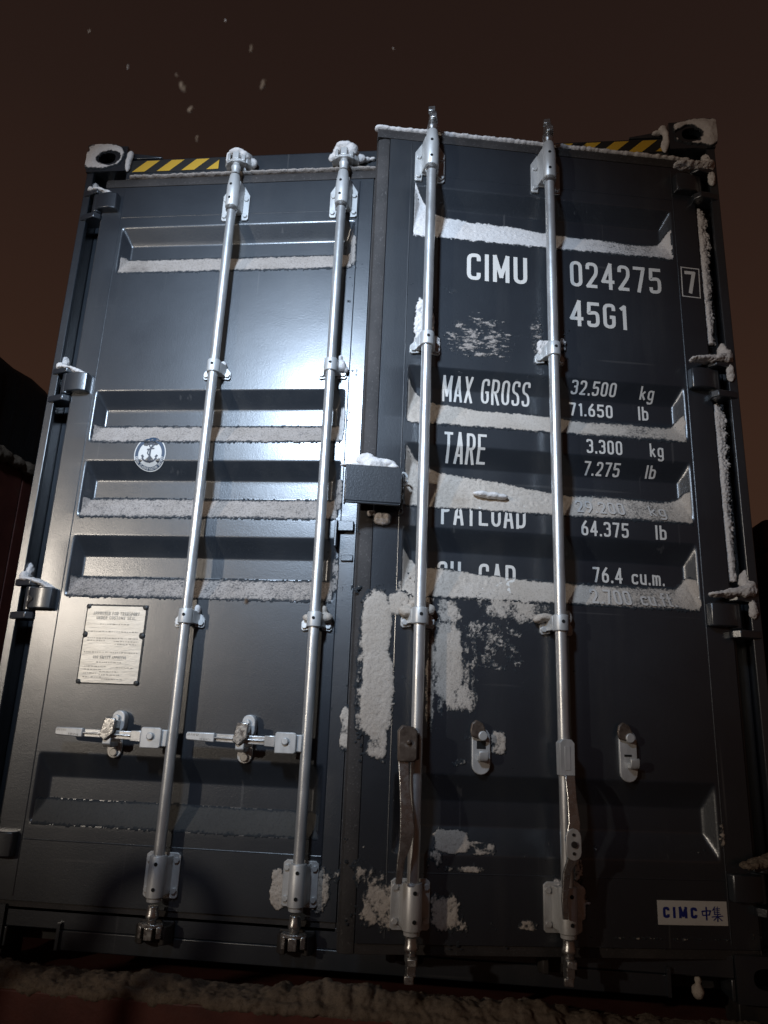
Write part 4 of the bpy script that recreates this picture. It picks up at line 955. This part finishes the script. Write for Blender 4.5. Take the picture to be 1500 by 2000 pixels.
def ridge(label, x0, x1, y, z, mw, r=.007, seed=3, m='grain'):
    r_ = random.Random(seed); K = int((x1-x0)/.007)
    bl = [(x0+(x1-x0)*i/K, y+r_.uniform(-.003, .003), z+r_.uniform(-.0006, .0006), .016, .018, r*r_.uniform(.85, 1.15)) for i in range(K+1)]
    cap(label, bl, mw, m, voxel=.003, disp=.003, dsize=.02)
ridge('thin line of snow along the top seal of the closed door', .20, 1.17, .004, 2.747, I3, .006, 3)
ridge('line of snow along the top edge of the door ajar', -1.168, -.02, .012, 2.748, MWR, .009, 4, 'snow')

# ================================================================== the chassis the container rides on
tr = empty('container_chassis', (0, 0, 0)); tag(tr, 'rust red trailer chassis under the slate container, snow along its rear beam', 'trailer')
BT = ZB-.052
mb = MB(); mb.box(-.06, W+.06, -.17, -.012, BT-.26, BT); mb.build('rear_beam', 'red', tr, .006)
mb = MB(); mb.box(.02, W-.02, -.011, .45, BT-.20, BT-.03); mb.build('bolster', 'red', tr, .004)
for x in (.75, 1.69):
    mb = MB(); mb.box(x-.07, x+.07, .45, 12.0, BT-.40, ZB-.06); mb.build('main_rail', 'red', tr, .005)
for x in (.09, W-.09):
    mb = MB(); mb.box(x-.06, x+.06, .03, .15, BT-.031, ZB-.004); mb.build('twist_lock', 'steel', tr, .004)
mb = MB(); mb.box(.05, W-.05, -.15, -.05, .42, .54); mb.build('bumper', 'red', tr, .005)
for x in (.5, 1.94): MB().box(x-.04, x+.04, -.14, -.06, .54, BT-.26).build('bumper_post', 'red', tr)
def wheel(parent, x, y, r=.50, w=.30):
    P_ = [(-w/2, r*.58), (-w/2, r*.94), (-w/2+.03, r), (w/2-.03, r), (w/2, r*.94), (w/2, r*.58)]
    t_ = MB(); t_.tube([(x+a, y, r-.01) for a, _ in P_], [b_ for _, b_ in P_], 28); tyre = t_.build('wheel', 'tyre', parent, smooth=True)
    h = MB(); h.tube([(x-w/2-.012, y, r-.01), (x-w/2-.004, y, r-.01), (x+w/2+.004, y, r-.01), (x+w/2+.012, y, r-.01)], [r*.2, r*.5, r*.5, r*.2], 20); h.build('rim', 'steel', tyre, smooth=True)
for y in (2.0, 3.3, 4.6):
    MB().tube([(.3, y, .49), (W-.3, y, .49)], .06, 12).build('axle', 'steel', tr); MB().box(.66, 1.78, y-.05, y+.05, .5, BT-.38).build('hanger', 'steel', tr)
    for x in (.2, W-.2): wheel(tr, x, y)
for x in (.75, 1.69): MB().box(x-.05, x+.05, 10.0, 10.12, -.02, BT-.39).build('landing_leg', 'steel', tr)
# snow on the rear beam: lumpy crest that spills over the front edge
r_ = random.Random(12); bl = []
x = -.05
while x < W-.10:
    big = .030+.014*math.sin(x*5.1+1.0)+.012*math.sin(x*11.7)+r_.uniform(-.008, .010)
    if x > 2.05: big *= .55
    big = max(.012, big*.85)
    bl.append((x, -.10+r_.uniform(-.015, .015), BT+.006, .040, .050, big*1.2)); bl.append((x+.012, -.150, BT+.004-r_.random()*.006, .034, .024, .012+r_.random()*.009))
    bl.append((x, -.045+r_.uniform(-.012, .012), BT+.003, .036, .045, big*.7)); x += .026
o = lumps('snow', 'brown', bl, Matrix.Identity(4), voxel=.005, disp=.022, dsize=.045, sm=3); tag(o, 'lumpy brown snow lying along the rear beam of the red chassis', 'snow', kind='stuff')
cap('snow clump inside the sill pocket under the door ajar', [(W-.255, .03, .012, .016, .02, .02), (W-.252, .03, .042, .010, .012, .012)], I3, 'dirty', voxel=.004, disp=.008)
cap('snow heap at the foot of the corner post beside the door ajar', [(W-.02, -.03, .12, .05, .03, .02), (W+.03, -.03, .13, .05, .03, .025)], I3, 'dirty', voxel=.005, disp=.012)

# ================================================================== neighbours in the yard
nb = empty('tarpaulin_trailer', (0, 0, 0)); tag(nb, 'rust red trailer body under a dark tarpaulin, parked alongside the slate container', 'trailer')
nx1 = -.62; nx0 = nx1-2.5; ny0, ny1 = .35, 13.0
q = on_wall(0, 0)
def side_hit(px, py):                        # where a sight line meets that trailer's side
    d = ray(px, py); t_ = (nx1-CP[0])/d[0]; p = CP+d*t_; return p[1], p[2]
tz = side_hit(40, 712)[1]; jz = side_hit(30, 893)[1]
K = int((ny1-ny0)/.55)
for i in range(K):                           # side boards between stakes
    ya = ny0+i*.55
    MB().box(nx1-.05, nx1-.006, ya+.004, ya+.546, 1.12, jz-.02).build('side_board', 'red', nb, .004)
for i in range(0, K+1, 3): MB().box(nx1-.06, nx1+.012, ny0+i*.55-.03, ny0+i*.55+.03, 1.06, jz).build('stake', 'red', nb, .003)
MB().box(nx0, nx0+.05, ny0, ny1, 1.12, jz-.02).build('far_side', 'red', nb); MB().box(nx0+.05, nx1-.05, ny0, ny0+.05, 1.12, jz-.02).build('tailboard', 'red', nb, .004)
MB().box(nx0, nx1, ny0, ny1, 1.0, 1.119).build('bed', 'red', nb)
mb = MB(); K2 = 90; vs = []; rows = [(nx1+.004, jz-.03), (nx1+.002, jz+.05), (nx1-.01, (jz+tz)/2), (nx1-.02, tz-.05), (nx1-.07, tz), ((nx0+nx1)/2, tz+.05), (nx0+.05, tz), (nx0, jz)]
for j in range(K2+1):
    y = ny0-.02+(ny1-ny0+.04)*j/K2
    for i, (x, z) in enumerate(rows):
        wv = .016*math.sin(y*5.7+i*.8)+.010*math.sin(y*13+i*1.9); vs.append((x+(wv if i < 5 else 0), y, z+(wv*.8 if i in (0, 4, 5) else 0)))
K3 = len(rows); fs = [(j*K3+i, j*K3+i+1, (j+1)*K3+i+1, (j+1)*K3+i) for j in range(K2) for i in range(K3-1)]
fs += [tuple(range(K3)), tuple(range(K2*K3+K3-1, K2*K3-1, -1))]
mb.add(vs, fs); mb.build('tarpaulin', 'tarp', nb, smooth=True)
for y in np.arange(.5, 6, .62): MB().tube([(nx1+.026, y, tz-.06), (nx1+.03, y+.01, (tz+jz)/2), (nx1+.024, y+.03, jz-.10)], .006, 6).build('lashing_rope', 'dirty', nb)
for y in (3.0, 4.3, 5.6):
    for x in (nx0+.3, nx1-.3): wheel(nb, x, y)
    MB().tube([(nx0+.3, y, .49), (nx1-.3, y, .49)], .06, 10).build('axle', 'steel', nb); MB().box(nx0+.7, nx1-.7, y-.05, y+.05, .5, 1.0).build('hanger', 'steel', nb)
MB().box(nx0+.9, nx0+1.0, 11, 11.1, -.02, 1.0).build('landing_leg', 'steel', nb); MB().box(nx1-1.0, nx1-.9, 11, 11.1, -.02, 1.0).build('landing_leg', 'steel', nb)
r_ = random.Random(5); cap('dirty snow lumps caught where the tarpaulin meets the red side boards', [(nx1+.02, .6+.11*i+r_.uniform(-.04, .04), jz-.025-.012*r_.random(), .03, .05+.03*r_.random(), .022+.014*r_.random()) for i in range(26) if r_.random() > .25], Matrix.Identity(4), 'brown', voxel=.008, disp=.02)

rc = empty('red_container', (0, 0, 0)); tag(rc, 'dull red shipping container standing behind the slate one', 'container')
d = ray(1488, 1012); t_ = (2.59-CP[2])/d[2]
if t_ > 0: pc = CP+d*t_
rx, ry = float(pc[0]), float(pc[1])
MB().box(rx+.06, rx+2.38, ry+.05, ry+6.0, .16, 2.55).build('wall', 'red', rc)
for z in (.0, 2.472):
    for x in (0, 2.276):
        for y in (0, 5.88): MB().box(rx+x, rx+x+.162, ry+y, ry+y+.178, z, z+.118).build('corner_casting', 'red', rc, .02)
for x in (0, 2.29):
    for y in (.01, 5.90): MB().box(rx+x+.005, rx+x+.145, ry+y, ry+y+.14, .119, 2.471).build('corner_post', 'red', rc, .01)
for i in range(8): MB().prism([(ry+.3+i*.7, rx+.0595), (ry+.40+i*.7, rx+.025), (ry+.62+i*.7, rx+.025), (ry+.72+i*.7, rx+.0595)], 'x', 0, 0.001) if False else None
MB().box(rx+.17, rx+2.27, ry+.02, ry+.049, .13, 2.46).build('end_panel', 'red', rc)
MB().box(rx+.01, rx+.055, ry+.18, ry+5.87, 2.47, 2.585).build('top_rail', 'red', rc)

# tubular guard hoop whose shadow falls low on the closed door
A_ = np.array(LA); hoop = []
f_ = .30
for px, py in ((96, 1985), (145, 1888), (190, 1800), (212, 1745), (250, 1712), (320, 1700), (385, 1714), (416, 1748), (422, 1800), (395, 1890), (362, 1990)):
    X, Z = on_wall(px, py); S_ = np.array([X, 0, Z+ZB]); hoop.append(S_+(A_-S_)*f_)
for side in (0, -1):
    e, i_ = hoop[side], hoop[1 if side == 0 else -2]; dv = (e-i_); dv /= np.linalg.norm(dv)
    k = (e[2]+.06)/(-dv[2]); foot = e+dv*k*1.0; foot = np.array([e[0]+dv[0]*k*.35, e[1], -.06])
    hoop = [foot]+hoop if side == 0 else hoop+[foot]
hp = [Vector(p) for p in hoop]; sm_ = []
for i in range(len(hp)-1):
    a, c, d_, e = hp[max(i-1, 0)], hp[i], hp[i+1], hp[min(i+2, len(hp)-1)]
    for k in range(6):
        t_ = k/6; sm_.append(.5*((2*c)+(-a+d_)*t_+(2*a-5*c+4*d_-e)*t_*t_+(-a+3*c-3*d_+e)*t_**3))
sm_.append(hp[-1])
hr = empty('guard_hoop', tuple(sm_[0])); tag(hr, 'bent steel tube guard hoop standing in the snow beside the trailers', 'guard rail')
mb = MB(); mb.tube([p-sm_[0] for p in sm_], .024, 12); mb.build('tube', 'steel', hr, smooth=True)

# a few snowflakes still in the air, each a loose cluster of crystals
bmf = bmesh.new(); r_ = random.Random(9)
for px, py, D, s_ in ((175, 62, 1.0, .0050), (492, 96, .95, .0075), (515, 166, .90, .0110), (358, 172, .90, .0100), (372, 216, .95, .0085), (384, 270, 1.0, .0060), (345, 146, 1.0, .0055), (768, 95, 1.2, .0036), (480, 1176, 1.0, .0070), (250, 130, 1.1, .0040), (440, 40, 1.1, .0040)):
    p = CP+ray(px, py)*D
    for k in range(3):
        g_ = bmesh.ops.create_icosphere(bmf, subdivisions=2, radius=1); o_ = Vector((r_.gauss(0, .4), r_.gauss(0, .4), r_.gauss(0, .7)))*s_*.4
        for v in g_['verts']: v.co = Vector(p)+o_+Vector((v.co.x*.6, v.co.y*.6, v.co.z*1.1))*s_*r_.uniform(.3, .5)
me = bpy.data.meshes.new('falling_snow'); bmf.to_mesh(me); bmf.free(); me.materials.append(M['snow']); o = bpy.data.objects.new('falling_snow', me); col.objects.link(o)
tag(o, 'sparse falling snowflakes in the night air before the container', 'snow', kind='stuff')
